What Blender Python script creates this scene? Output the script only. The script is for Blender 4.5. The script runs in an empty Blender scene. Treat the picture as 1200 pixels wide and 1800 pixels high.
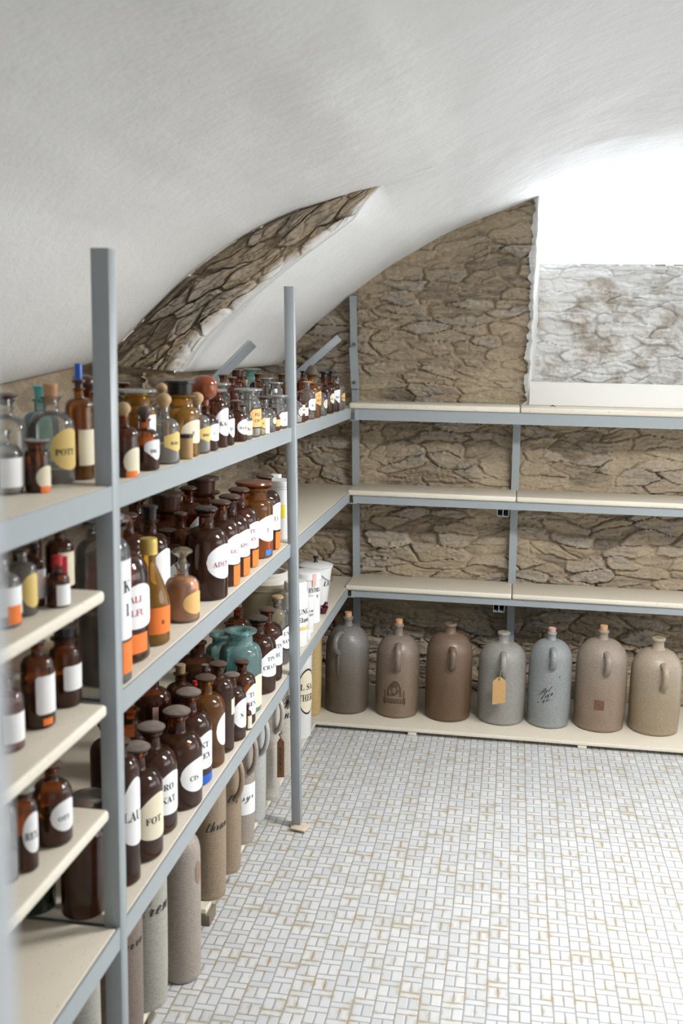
import bpy, bmesh, math, random
import numpy as np
from mathutils import Vector, Matrix

# ------------------------------------------------------------------ camera, light, exposure
S = bpy.context.scene
COL = S.collection
cam_d = bpy.data.cameras.new('camera'); cam = bpy.data.objects.new('camera', cam_d); COL.objects.link(cam)
cam_d.sensor_fit = 'VERTICAL'; cam_d.sensor_height = 36.0; cam_d.lens = 36.0 * 1809 / 1800
cam_d.clip_start = 0.02
_f = 1809.0
_dy = Vector((305, 290, -_f)).normalized()
_dx = Vector((11200, -495, _f)); _dx = (_dx - _dx.dot(_dy) * _dy).normalized()
_dz = _dx.cross(_dy)
cam.matrix_world = Matrix.Translation((0, 0, 1.6)) @ Matrix((_dx, _dy, _dz)).to_4x4()
cam_d.dof.use_dof = True; cam_d.dof.focus_distance = 3.7; cam_d.dof.aperture_fstop = 4.0
S.camera = cam
S.view_settings.view_transform = 'Standard'; S.view_settings.look = 'None'
S.view_settings.gamma = 1.0; S.view_settings.use_curve_mapping = False
S.view_settings.exposure = 0.29
w = bpy.data.worlds.new('daylight'); S.world = w; w.use_nodes = True
w.node_tree.nodes['Background'].inputs[0].default_value = (0.86, 0.93, 1.0, 1)
w.node_tree.nodes['Background'].inputs[1].default_value = 3.0
S.cycles.transparent_max_bounces = 24
S.cycles.max_bounces = 10

def area(name, loc, target, sx, sy, power, col=(1, 1, 1)):
    d = bpy.data.lights.new(name, 'AREA'); d.shape = 'RECTANGLE'; d.size = sx; d.size_y = sy
    d.energy = power; d.color = col
    o = bpy.data.objects.new(name, d); COL.objects.link(o)
    o.location = loc
    o.rotation_euler = (Vector(target) - Vector(loc)).to_track_quat('-Z', 'Y').to_euler()
    return o
area('window_daylight', (0.56, 5.0, 2.12), (0.5, 3.2, 1.8), 0.95, 0.5, 20, (0.88, 0.94, 1.0))
area('ceiling_lamp_light', (1.05, 2.65, 2.13), (1.0, 2.64, 0.0), 0.3, 1.3, 72, (1.0, 0.985, 0.96))
area('side_fill_light', (2.2, 2.6, 1.2), (-0.5, 2.5, 0.4), 2.0, 1.0, 11, (0.95, 0.98, 1.0)).data.spread = math.radians(130)  # added fill from the right, unseen; the wall has no opening there
area('rear_fill_light', (1.15, -0.95, 1.0), (0.3, 3.6, 0.5), 1.3, 1.6, 3, (1.0, 0.985, 0.96))  # added weak fill behind the camera, unseen, inside the closed door

# ------------------------------------------------------------------ helpers
def tag(o, label=None, cat=None, group=None, kind=None):
    if label: o['label'] = label
    if cat: o['category'] = cat
    if group: o['group'] = group
    if kind: o['kind'] = kind
    return o
def empty(name, loc, label=None, cat=None, group=None, rz=0.0):
    o = bpy.data.objects.new(name, None); COL.objects.link(o); o.empty_display_size = 0.05
    o.location = loc; o.rotation_euler = (0, 0, rz)
    return tag(o, label, cat, group)
def mesh_obj(name, verts, faces, mat, parent=None, smooth=True, loc=None):
    me = bpy.data.meshes.new(name); me.from_pydata([tuple(v) for v in verts], [], faces)
    if smooth: me.polygons.foreach_set('use_smooth', [True] * len(me.polygons))
    me.materials.append(mat); me.update()
    o = bpy.data.objects.new(name, me); COL.objects.link(o)
    if parent: o.parent = parent
    if loc: o.location = loc
    return o
def bm_obj(name, bm, mat, parent=None, smooth=True):
    me = bpy.data.meshes.new(name); bm.normal_update(); bm.to_mesh(me); bm.free()
    if smooth: me.polygons.foreach_set('use_smooth', [True] * len(me.polygons))
    me.materials.append(mat)
    o = bpy.data.objects.new(name, me); COL.objects.link(o)
    if parent: o.parent = parent
    return o
def auto_smooth(o, deg=35):
    # sharp edges by angle, so that flat faces stay flat
    me = o.data; bm = bmesh.new(); bm.from_mesh(me)
    for e in bm.edges:
        if len(e.link_faces) == 2 and e.calc_face_angle(0) > math.radians(deg): e.smooth = False
    bm.to_mesh(me); bm.free(); return o
def lathe(prof, seg=28, closed=True):
    """prof: list of (radius, z). Radius 0 makes a pole."""
    vs, fs, rings = [], [], []
    for r, z in prof:
        if r <= 1e-6:
            rings.append([len(vs)]); vs.append((0, 0, z))
        else:
            i = len(vs); rings.append(list(range(i, i + seg)))
            for k in range(seg):
                a = 2 * math.pi * k / seg; vs.append((r * math.cos(a), r * math.sin(a), z))
    for a, b in zip(rings, rings[1:]):
        if len(a) == 1 and len(b) == 1: continue
        for k in range(seg):
            k2 = (k + 1) % seg
            if len(a) == 1: fs.append((a[0], b[k2], b[k]))
            elif len(b) == 1: fs.append((a[k], a[k2], b[0]))
            else: fs.append((a[k], a[k2], b[k2], b[k]))
    return vs, fs
def lathe_obj(name, prof, mat, parent=None, seg=28, sharp=40, loc=None):
    vs, fs = lathe(prof, seg); o = mesh_obj(name, vs, fs, mat, parent, True, loc); return auto_smooth(o, sharp)
def tube(pts, rad, seg=10, flat=1.0, n=None):
    """swept tube through pts; rad number or list; flat squashes the section along the side axis"""
    pts = [Vector(p) for p in pts]; vs, fs = [], []
    N = len(pts); rads = rad if isinstance(rad, (list, tuple)) else [rad] * N
    prev = None
    for i, p in enumerate(pts):
        t = (pts[min(i + 1, N - 1)] - pts[max(i - 1, 0)]).normalized()
        if prev is None:
            up = Vector(n) if n else (Vector((0, 0, 1)) if abs(t.z) < .9 else Vector((1, 0, 0)))
        else: up = prev
        a = (up - up.dot(t) * t).normalized(); b = t.cross(a); prev = a
        for k in range(seg):
            q = 2 * math.pi * k / seg
            vs.append(p + a * math.cos(q) * rads[i] * flat + b * math.sin(q) * rads[i])
    for i in range(N - 1):
        for k in range(seg):
            k2 = (k + 1) % seg
            fs.append((i * seg + k, i * seg + k2, (i + 1) * seg + k2, (i + 1) * seg + k))
    fs.append(tuple(range(seg))[::-1]); fs.append(tuple(range((N - 1) * seg, N * seg)))
    return vs, fs
def bez(p0, p1, p2, p3, n=12):
    p0, p1, p2, p3 = map(Vector, (p0, p1, p2, p3)); out = []
    for i in range(n + 1):
        t = i / n; out.append(p0 * (1 - t) ** 3 + p1 * 3 * t * (1 - t) ** 2 + p2 * 3 * t * t * (1 - t) + p3 * t ** 3)
    return out
HEXF = [(0, 3, 2, 1), (4, 5, 6, 7), (0, 1, 5, 4), (1, 2, 6, 5), (2, 3, 7, 6), (3, 0, 4, 7)]
def hexa(name, c8, mat, parent=None, bev=0.0, seg=2):
    """box from 8 corners (bottom loop, top loop), optionally with rounded edges"""
    bm = bmesh.new(); v = [bm.verts.new(c) for c in c8]
    for f in HEXF: bm.faces.new([v[i] for i in f])
    bmesh.ops.recalc_face_normals(bm, faces=bm.faces)
    if bev: bmesh.ops.bevel(bm, geom=list(bm.edges), offset=bev, segments=seg, affect='EDGES', profile=.5, clamp_overlap=True)
    return auto_smooth(bm_obj(name, bm, mat, parent), 50)
def box8(x0, x1, y0, y1, z0, z1):
    return [(x0, y0, z0), (x1, y0, z0), (x1, y1, z0), (x0, y1, z0), (x0, y0, z1), (x1, y0, z1), (x1, y1, z1), (x0, y1, z1)]
def box(name, x0, x1, y0, y1, z0, z1, mat, parent=None, bev=0.0, seg=2):
    return hexa(name, box8(x0, x1, y0, y1, z0, z1), mat, parent, bev, seg)
def merge_parts(lst):
    vs, fs = [], []
    for v, f in lst:
        k = len(vs); vs += list(v); fs += [tuple(i + k for i in q) for q in f]
    return vs, fs
def hexvf(c8): return list(c8), list(HEXF)
def steel_profile(p0, p1, ux, uy, a, b, t):
    """angle iron from p0 to p1: legs a along ux and b along uy, thickness t, corner on the line p0-p1"""
    p0, p1, ux, uy = Vector(p0), Vector(p1), Vector(ux), Vector(uy)
    sec = [(0, 0), (a, 0), (a, t), (t, t), (t, b), (0, b)]
    vs = [p + ux * i + uy * j for p in (p0, p1) for i, j in sec]
    fs = [(0, 1, 7, 6), (1, 2, 8, 7), (2, 3, 9, 8), (3, 4, 10, 9), (4, 5, 11, 10), (5, 0, 6, 11), (0, 3, 2, 1), (0, 5, 4, 3), (6, 7, 8, 9), (6, 9, 10, 11)]
    return vs, fs
def angle_obj(name, p0, p1, ux, uy, a, b, t, mat, parent):
    vs, fs = steel_profile(p0, p1, ux, uy, a, b, t)
    bm = bmesh.new(); v = [bm.verts.new(c) for c in vs]
    for f in fs: bm.faces.new([v[i] for i in f])
    bmesh.ops.recalc_face_normals(bm, faces=bm.faces)
    bmesh.ops.bevel(bm, geom=list(bm.edges), offset=min(.0012, t * .3), segments=1, affect='EDGES', clamp_overlap=True)
    return auto_smooth(bm_obj(name, bm, mat, parent), 50)

# ------------------------------------------------------------------ noise for relief (numpy)
def hash2(ix, iy, s=0):
    n = (ix.astype(np.int64) * 374761393 + iy.astype(np.int64) * 668265263 + s * 2147483647) & 0xffffffff
    n = ((n ^ (n >> 13)) * 1274126177) & 0xffffffff
    return ((n ^ (n >> 16)) & 0xffff) / 65535.0
def vnoise(x, y, s=0):
    ix, iy = np.floor(x), np.floor(y); fx, fy = x - ix, y - iy
    fx = fx * fx * (3 - 2 * fx); fy = fy * fy * (3 - 2 * fy)
    a, b = hash2(ix, iy, s), hash2(ix + 1, iy, s); c, d = hash2(ix, iy + 1, s), hash2(ix + 1, iy + 1, s)
    return (a * (1 - fx) + b * fx) * (1 - fy) + (c * (1 - fx) + d * fx) * fy
def fbm(x, y, s=0, o=4):
    v, a, t = 0, .5, 0
    for i in range(o): v = v + a * vnoise(x, y, s + i); t += a; x = x * 2.03 + 7; y = y * 2.03 + 3; a *= .5
    return v / t
def cells(u, v, seed, cw, ch, asp=1.1):
    x, y = u / cw, v / ch
    row = np.floor(y); best = np.full(u.shape, 9.0); sec = np.full(u.shape, 9.0); tone = np.zeros(u.shape); tilt = np.zeros(u.shape)
    for j in (-1, 0, 1):
        ry = row + j; off = hash2(ry, ry * 0 + 7, seed) * 3; cx = np.floor(x + off)
        for i in (-1, 0, 1):
            kx = cx + i
            px = kx - off + .12 + .76 * hash2(kx, ry, seed + 1); py = ry + .12 + .76 * hash2(kx, ry, seed + 2)
            d = np.sqrt((x - px) ** 2 * asp + (y - py) ** 2)
            h = hash2(kx, ry, seed + 3); tl = (x - px) * (hash2(kx, ry, seed + 4) - .5) + (y - py) * (hash2(kx, ry, seed + 5) - .35)
            nb = d < best
            sec = np.where(nb, best, np.minimum(sec, d)); tone = np.where(nb, h, tone); tilt = np.where(nb, tl, tilt); best = np.where(nb, d, best)
    return sec - best, tone, tilt
def stones(u, v, seed=0, cw=.19, ch=.046):
    """rubble slate: relief height (m), stone tone 0..1, joint 0..1"""
    wu = (fbm(u * 4, v * 7, seed + 40) - .5) * .10 + (fbm(u * 22, v * 30, seed + 41, 2) - .5) * .022
    wv = (fbm(u * 3 + 9, v * 5, seed + 50) - .5) * .10 + (fbm(u * 14, v * 26, seed + 51, 3) - .5) * .024
    g, tone, tilt = cells(u + wu, v + wv, seed, cw, ch)
    g2, tone2, tilt2 = cells(u + wu * .7, v + wv * .8 + .01, seed + 200, cw * .42, ch * .36)
    e = np.clip(g / .12, 0, 1); e = e * e * (3 - 2 * e); e2 = np.clip(g2 / .18, 0, 1)
    mort = np.clip((fbm(u * 3.1, v * 4.2, seed + 70, 4) - .52) * 5, 0, 1)      # places where mortar is smeared over the stones
    big = fbm(u * 2.2, v * 2.6, seed + 60, 3) - .5
    grit = fbm(u * 60, v * 90, seed + 80, 3) - .5; lay = fbm(u * 8, v * 75, seed + 90, 3) - .5
    hgt = e * (.006 + .026 * tone) + tilt * .030 * e + (e2 * (.002 + .010 * tone2) + tilt2 * .008 * e2) * (.35 + .65 * e)
    hgt = hgt * (1 - .6 * mort) + .014 * mort + grit * .007 + lay * .009 * (1 - .6 * mort) + big * .045
    return hgt, np.clip(tone * .7 + tone2 * .3, 0, 1), np.clip((1 - e) * .6 + mort * .8, 0, 1)
def grid_obj(name, P, mat, parent=None, keep=None, attrs=None, flip=False, smooth=True):
    """P: (n, m, 3) points -> one grid mesh"""
    n, m = P.shape[:2]; idx = np.arange(n * m).reshape(n, m)
    q = np.stack([idx[:-1, :-1], idx[1:, :-1], idx[1:, 1:], idx[:-1, 1:]], -1)
    if keep is not None: q = q[keep]
    q = q.reshape(-1, 4)
    if flip: q = q[:, ::-1]
    me = bpy.data.meshes.new(name); me.vertices.add(n * m); me.vertices.foreach_set('co', P.reshape(-1).astype(np.float32))
    me.loops.add(q.size); me.loops.foreach_set('vertex_index', q.reshape(-1).astype(np.int32))
    me.polygons.add(len(q)); me.polygons.foreach_set('loop_start', (np.arange(len(q)) * 4).astype(np.int32))
    me.update(calc_edges=True); me.validate()
    if smooth: me.polygons.foreach_set('use_smooth', [True] * len(me.polygons))
    for k, a in (attrs or {}).items():
        at = me.attributes.new(k, 'FLOAT', 'POINT'); at.data.foreach_set('value', a.reshape(-1).astype(np.float32))
    me.materials.append(mat)
    o = bpy.data.objects.new(name, me); COL.objects.link(o)
    if parent: o.parent = parent
    return o

# ------------------------------------------------------------------ materials
class N:
    """small node-graph helper"""
    def __init__(s, name):
        s.m = bpy.data.materials.new(name); s.m.use_nodes = True; s.t = s.m.node_tree; s.n = s.t.nodes; s.l = s.t.links
        s.b = s.n['Principled BSDF']; s.out = s.n['Material Output']
    def new(s, t, **k):
        x = s.n.new(t)
        for a, b in k.items(): setattr(x, a, b)
        return x
    def put(s, sock, v):
        if isinstance(v, bpy.types.NodeSocket): s.l.new(v, sock)
        elif isinstance(v, (tuple, list)) and len(v) == 3 and sock.type == 'RGBA': sock.default_value = (*v, 1)
        else: sock.default_value = v
    def math(s, op, a, b=0.0, c=None, clamp=False):
        x = s.new('ShaderNodeMath', operation=op, use_clamp=clamp); s.put(x.inputs[0], a); s.put(x.inputs[1], b)
        if c is not None: s.put(x.inputs[2], c)
        return x.outputs[0]
    def coord(s, which='Object'): return s.new('ShaderNodeTexCoord').outputs[which]
    def noise(s, scale, detail=3, rough=.55, vec=None, dist=0.0):
        x = s.new('ShaderNodeTexNoise'); x.inputs['Scale'].default_value = scale; x.inputs['Detail'].default_value = detail
        x.inputs['Roughness'].default_value = rough; x.inputs['Distortion'].default_value = dist
        s.l.new(vec or s.coord(), x.inputs['Vector']); return x.outputs['Fac']
    def map(s, vec, scale): x = s.new('ShaderNodeMapping'); x.inputs['Scale'].default_value = scale; s.l.new(vec, x.inputs['Vector']); return x.outputs[0]
    def ramp(s, fac, stops):
        x = s.new('ShaderNodeValToRGB'); e = x.color_ramp.elements
        while len(e) < len(stops): e.new(.5)
        for q, (p, c) in zip(e, stops): q.position = p; q.color = (*c, 1) if len(c) == 3 else c
        s.put(x.inputs[0], fac); return x.outputs[0]
    def mix(s, fac, a, b, blend='MIX'):
        x = s.new('ShaderNodeMix', data_type='RGBA', blend_type=blend); s.put(x.inputs[0], fac); s.put(x.inputs[6], a); s.put(x.inputs[7], b); return x.outputs[2]
    def bump(s, h, strength=.3, dist=.01):
        x = s.new('ShaderNodeBump'); x.inputs['Strength'].default_value = strength; x.inputs['Distance'].default_value = dist
        s.l.new(h, x.inputs['Height']); s.l.new(x.outputs[0], s.b.inputs['Normal'])
    def base(s, col, rough=.5, metal=0.0):
        s.put(s.b.inputs['Base Color'], col); s.put(s.b.inputs['Roughness'], rough); s.b.inputs['Metallic'].default_value = metal
def surf(name, col, rough=.5, metal=0.0, var=.12, scale=30, bump=0.0, spec=None):
    g = N(name); f = g.noise(scale, 4)
    g.base(g.mix(f, tuple(c * (1 - var) for c in col), tuple(min(1, c * (1 + var)) for c in col)), rough, metal)
    if bump: g.bump(g.noise(scale * 3, 3), bump, .002)
    if spec is not None: g.b.inputs['Specular IOR Level'].default_value = spec
    return g.m
def shell_glass(name, col, dust=.07, dust_glow_col=(.35, .3, .26), ior=1.5, rough=.10):
    """thin blown-glass wall: tinted see-through, reflecting by Fresnel, with a film of dust that also paints glow into coloured glass"""
    g = N(name); g.n.remove(g.b)
    tr = g.new('ShaderNodeBsdfTransparent'); tr.inputs[0].default_value = (*col, 1)
    gl = g.new('ShaderNodeBsdfGlossy'); gl.inputs['Roughness'].default_value = rough
    df = g.new('ShaderNodeBsdfDiffuse'); df.inputs[0].default_value = (*dust_glow_col, 1)
    fr = g.new('ShaderNodeFresnel'); fr.inputs[0].default_value = ior
    a = g.new('ShaderNodeMixShader'); b = g.new('ShaderNodeMixShader')
    f = g.math('MULTIPLY', g.noise(25, 4), dust * 2)
    g.l.new(f, a.inputs[0]); g.l.new(tr.outputs[0], a.inputs[1]); g.l.new(df.outputs[0], a.inputs[2])
    g.l.new(fr.outputs[0], b.inputs[0]); g.l.new(a.outputs[0], b.inputs[1]); g.l.new(gl.outputs[0], b.inputs[2])
    g.l.new(b.outputs[0], g.out.inputs[0]); return g.m

def stone_mat(name, white=0.0, stops=None):
    g = N(name); at = lambda n: g.new('ShaderNodeAttribute', attribute_name=n).outputs['Fac']
    tone, joint = at('tone'), at('joint'); c = g.coord()
    n1 = g.noise(3.0, 5, .6, c); n2 = g.noise(60, 4, .65, g.map(c, (1, 1, 2.2))); n3 = g.noise(14, 4, .6, g.map(c, (.6, .6, 2.4)))
    st = g.ramp(g.math('ADD', g.math('MULTIPLY', tone, .55), g.math('MULTIPLY', n3, .45)), stops or
        [(.15, (.17, .15, .13)), (.34, (.29, .24, .18)), (.52, (.41, .335, .24)), (.64, (.33, .295, .255)), (.85, (.52, .45, .345))])
    mo = g.mix(n1, (.37, .30, .21), (.53, .44, .32))
    col = g.mix(joint, st, mo)
    col = g.mix(.55, col, g.ramp(n2, [(.25, (.45, .42, .38)), (.75, (1.25, 1.22, 1.18))]), 'MULTIPLY')
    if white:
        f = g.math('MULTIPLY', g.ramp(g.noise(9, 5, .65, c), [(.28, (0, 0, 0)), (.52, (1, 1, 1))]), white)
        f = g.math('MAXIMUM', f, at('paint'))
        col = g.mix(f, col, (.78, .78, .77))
    g.base(col, .9); g.b.inputs['Specular IOR Level'].default_value = .2
    g.bump(g.math('ADD', g.math('MULTIPLY', n2, .6), n3), .4, .006); return g.m
M = {}
M['stone'] = stone_mat('rubble_stone')
M['stone_white'] = stone_mat('whitewash_glare_stone', .9)  # whitewash, made whiter to paint in the window's glare
def plaster():
    g = N('lime_plaster'); c = g.coord()
    a = g.noise(1.6, 5, .6, g.map(c, (1, .5, 1)), .6); b = g.noise(9, 5, .6, c); d = g.noise(90, 3, .6, c)
    g.base(g.mix(g.math('MULTIPLY', g.math('ADD', a, b), .5), (.67, .665, .65), (.78, .78, .775)), .85)
    g.b.inputs['Specular IOR Level'].default_value = .15
    g.bump(g.math('ADD', g.math('MULTIPLY', b, 1.0), g.math('MULTIPLY', d, .12)), .18, .03); return g.m
M['plaster'] = plaster()
def mosaic():
    """glazed mosaic: columns 54 mm wide in which a pair of upright tiles alternates with one lying bar"""
    g = N('mosaic_tiles'); sp = g.new('ShaderNodeSeparateXYZ'); g.l.new(g.coord(), sp.inputs[0]); X, Y = sp.outputs[0], sp.outputs[1]
    W_, P_, A_ = .054, .066, .68
    wob = g.math('MULTIPLY', g.math('SUBTRACT', g.noise(7, 2), .5), .006)
    u = g.math('DIVIDE', g.math('ADD', X, wob), W_); col = g.math('FLOOR', u); fu = g.math('SUBTRACT', u, col)
    rnd = g.new('ShaderNodeTexWhiteNoise', noise_dimensions='1D'); g.l.new(col, rnd.inputs['W'])
    alt = g.math('MULTIPLY', g.math('MODULO', g.math('ABSOLUTE', col), 3.0), .345)
    v = g.math('ADD', g.math('DIVIDE', g.math('ADD', Y, g.math('MULTIPLY', wob, .6)), P_), g.math('ADD', alt, g.math('MULTIPLY', rnd.outputs[0], .2)))
    rowi = g.math('FLOOR', v); fv = g.math('SUBTRACT', v, rowi)
    up = g.math('LESS_THAN', fv, A_)                                     # 1 in the row of upright tiles
    fu2 = g.math('FRACT', g.math('MULTIPLY', fu, 2.0))
    ex1 = g.math('MULTIPLY', g.math('MINIMUM', fu2, g.math('SUBTRACT', 1.0, fu2)), W_ / 2)
    ex2 = g.math('MULTIPLY', g.math('MINIMUM', fu, g.math('SUBTRACT', 1.0, fu)), W_)
    ey1 = g.math('MULTIPLY', g.math('MINIMUM', fv, g.math('ABSOLUTE', g.math('SUBTRACT', A_, fv))), P_)
    ey2 = g.math('MULTIPLY', g.math('MINIMUM', g.math('ABSOLUTE', g.math('SUBTRACT', fv, A_)), g.math('SUBTRACT', 1.0, fv)), P_)
    pick = lambda a, b: g.math('ADD', g.math('MULTIPLY', up, a), g.math('MULTIPLY', g.math('SUBTRACT', 1.0, up), b))
    d = g.math('MINIMUM', pick(ex1, ex2), pick(ey1, ey2))
    d = g.math('ADD', d, g.math('MULTIPLY', g.math('SUBTRACT', g.noise(120, 2), .5), .0009))
    tile = g.new('ShaderNodeMapRange'); tile.inputs[1].default_value = .0010; tile.inputs[2].default_value = .0026; g.l.new(d, tile.inputs[0]); tile = tile.outputs[0]
    half = g.math('FLOOR', g.math('MULTIPLY', fu, 2.0))
    idn = g.new('ShaderNodeCombineXYZ'); g.l.new(g.math('ADD', col, g.math('MULTIPLY', g.math('MULTIPLY', half, up), .37)), idn.inputs[0]); g.l.new(g.math('ADD', rowi, g.math('MULTIPLY', up, .5)), idn.inputs[1])
    wn = g.new('ShaderNodeTexWhiteNoise', noise_dimensions='2D'); g.l.new(idn.outputs[0], wn.inputs['Vector'])
    tc = g.mix(wn.outputs[0], (.53, .545, .56), (.625, .635, .64))
    dirt = g.ramp(g.noise(22, 3, .6), [(.50, (0, 0, 0)), (.68, (1, 1, 1))])
    gr = g.mix(dirt, (.29, .295, .31), (.30, .21, .10))
    edge = g.new('ShaderNodeMapRange'); edge.inputs[1].default_value = .0; edge.inputs[2].default_value = .0105; edge.inputs[3].default_value = 1; edge.inputs[4].default_value = 0; g.l.new(d, edge.inputs[0])
    rust = g.math('MULTIPLY', g.math('MULTIPLY', edge.outputs[0], g.ramp(g.noise(16, 4, .6, None, .4), [(.50, (0, 0, 0)), (.64, (1, 1, 1))])), .95)
    tc = g.mix(rust, tc, g.mix(g.noise(9, 2), (.40, .24, .10), (.40, .36, .16)))
    g.base(g.mix(tile, gr, tc), g.math('SUBTRACT', .62, g.math('MULTIPLY', tile, .34)))
    pil = g.new('ShaderNodeMapRange'); pil.interpolation_type = 'SMOOTHSTEP'; pil.inputs[1].default_value = 0; pil.inputs[2].default_value = .005; g.l.new(d, pil.inputs[0])
    g.bump(g.math('ADD', pil.outputs[0], g.math('MULTIPLY', g.noise(60, 2), .25)), .35, .0022); return g.m
M['mosaic'] = mosaic()
def laminate():
    g = N('cream_shelf_board'); c = g.coord(); a = g.noise(5, 5, .65, c, .5); b = g.noise(160, 3, .6, c)
    col = g.mix(a, (.66, .60, .49), (.79, .745, .645)); col = g.mix(g.ramp(b, [(.28, (1, 1, 1)), (.36, (0, 0, 0))]), col, (.38, .33, .26))
    ge = g.new('ShaderNodeNewGeometry'); sp = g.new('ShaderNodeSeparateXYZ'); g.l.new(ge.outputs['Normal'], sp.inputs[0])
    top = g.math('MULTIPLY', g.math('GREATER_THAN', sp.outputs[2], .9), g.math('ADD', g.math('MULTIPLY', a, .4), .15))   # dust lying on the boards
    col = g.mix(top, col, (.47, .41, .32))
    g.base(col, .55); g.bump(b, .05, .002); return g.m
M['board'] = laminate()
M['steel'] = surf('grey_painted_steel', (.325, .36, .38), .40, 0, .05, 40, .05)
M['steel_dark'] = surf('dark_steel_bolt', (.12, .13, .14), .5, .3)
M['panel'] = surf('white_panel', (.76, .75, .72), .5, 0, .03, 4)
M['white_paint'] = surf('white_paint', (.80, .80, .79), .6, 0, .03, 20, .1)
M['frame_paint'] = surf('pale_frame_paint', (.55, .62, .70), .5)
M['wood_grey'] = surf('weathered_wood', (.20, .165, .12), .9, 0, .5, 25, .4)
M['kraft'] = surf('kraft_paper', (.56, .34, .14), .8, 0, .12, 60)
M['tagwood'] = surf('brown_tag_board', (.20, .09, .04), .7, 0, .3, 50)
M['cork'] = surf('cork', (.52, .29, .15), .9, 0, .35, 140, .3)
M['corkd'] = surf('dark_cork', (.28, .19, .11), .9, 0, .35, 140, .3)
M['string'] = surf('string', (.45, .38, .28), .9)
M['enamel'] = surf('white_enamel', (.80, .80, .79), .28, 0, .02, 8)
M['plastic_white'] = surf('white_plastic', (.82, .82, .82), .4, 0, .02, 8)
M['card_white'] = surf('white_card', (.80, .80, .79), .75, 0, .03, 20)
M['black'] = surf('black_knob', (.012, .012, .013), .3)
M['ink'] = surf('black_ink', (.02, .02, .022), .7)
M['ink_red'] = surf('red_ink', (.45, .05, .08), .7)
M['ink_mag'] = surf('plum_ink', (.30, .05, .14), .7)
M['maroon'] = surf('maroon_plastic', (.085, .008, .018), .35)
M['gold'] = surf('gold_cap', (.62, .45, .12), .4, .3)
M['pink'] = surf('pink_tape', (.72, .46, .40), .6)
M['yellow_lab'] = surf('yellow_label', (.90, .72, .03), .5, 0, .03)
M['leaf'] = surf('dry_leaf', (.22, .09, .04), .9, 0, .4)
M['pot'] = surf('beige_stoneware', (.23, .20, .135), .4, 0, .2, 12, .1)
M['potrim'] = surf('white_glazed_rim', (.66, .64, .58), .35, 0, .06, 12)
# papers
PAP = dict(w=(.84, .84, .85), c=(.78, .70, .53), o=(.86, .20, .025), y=(.72, .52, .17), p=(.78, .47, .17))
for k, c in PAP.items(): M['pap_' + k] = surf('label_paper_' + {'w': 'white', 'c': 'cream', 'o': 'orange', 'y': 'yellow', 'p': 'peach'}[k], c, .6, 0, .06, 45)
M['pap_b'] = surf('label_paper_blue', (.03, .2, .55), .6)
M['blueb'] = surf('blue_band', (.01, .10, .50), .4)
# glasses
GL = dict(amber=(.66, .33, .13), amberl=(.84, .50, .14), yellow=(.88, .62, .20), red=(.62, .25, .13), dark=(.36, .19, .13), clear=(.95, .955, .945),
          teal=(.58, .86, .84), olive=(.46, .36, .22), rose=(.82, .66, .66), greend=(.35, .47, .36))
for k, c in GL.items():
    dc = dict(clear=(.70, .69, .66), teal=(.52, .84, .85), yellow=(.72, .36, .045), amberl=(.50, .20, .04), rose=(.5, .35, .34), greend=(.10, .16, .10)).get(k, (.30, .11, .055))  # tinted film colours paint in light glowing through coloured glass
    M['g_' + k] = shell_glass('glass_' + k, c, dict(clear=.12, teal=.19, yellow=.2, amberl=.18).get(k, .11), dc, 1.5)
M['g_kraft'] = surf('paper_wrapped_glass', (.46, .29, .13), .7, 0, .15, 60)
# contents
LQ = dict(black=(.010, .007, .006), brown=(.10, .04, .015), grey=(.40, .38, .35), olive=(.16, .15, .06), dgreen=(.03, .035, .02), yellow=(.55, .42, .12),
          red=(.30, .07, .06), dred=(.10, .015, .008), rose=(.45, .24, .24), dbrownl=(.04, .018, .012), amberliq=(.80, .29, .03))
for k, c in LQ.items(): M['l_' + k] = surf('contents_' + k, c, .25 if k in ('black', 'brown', 'dred', 'dbrownl', 'amberliq', 'dgreen') else .8, 0, .25, 30)
# stoppers
def dusty(name, col, rough=.4, amt=.6, dust=(.27, .225, .19)):
    g = N(name); ge = g.new('ShaderNodeNewGeometry'); sp = g.new('ShaderNodeSeparateXYZ'); g.l.new(ge.outputs['Normal'], sp.inputs[0])
    up = g.math('MULTIPLY', g.math('SUBTRACT', sp.outputs[2], .72), 5.0, None, True)
    f = g.math('MULTIPLY', g.math('MULTIPLY', up, g.ramp(g.noise(40, 4), [(.3, (.25, .25, .25)), (.6, (1, 1, 1))])), amt)
    g.base(g.mix(f, col, dust), g.math('ADD', rough, g.math('MULTIPLY', f, .5))); return g.m
SC = dict(tan=((.42, .28, .14), .6), dust=((.075, .05, .04), .55), black=((.014, .010, .010), .25), dbrown=((.055, .022, .014), .25), redbrown=((.15, .045, .018), .2),
          teal=((.12, .42, .38), .3), dred=((.10, .012, .02), .4))
for k, (c, r) in SC.items(): M['s_' + k] = dusty('stopper_' + k, c, r, .75 if k == 'dust' else .3)
M['s_redc'] = surf('red_cap', (.50, .015, .02), .45); M['s_white'] = M['plastic_white']; M['s_gold'] = M['gold']; M['s_corkd'] = M['corkd']
M['s_glassball'] = shell_glass('glass_stopper', (.86, .80, .66), .25, (.5, .44, .3))
M['s_clear'] = shell_glass('glass_lid', (.86, .87, .85), .45, (.52, .52, .49))
M['s_dome'] = surf('amber_glass_dome', (.23, .052, .014), .12, 0, .15, 10)

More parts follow.
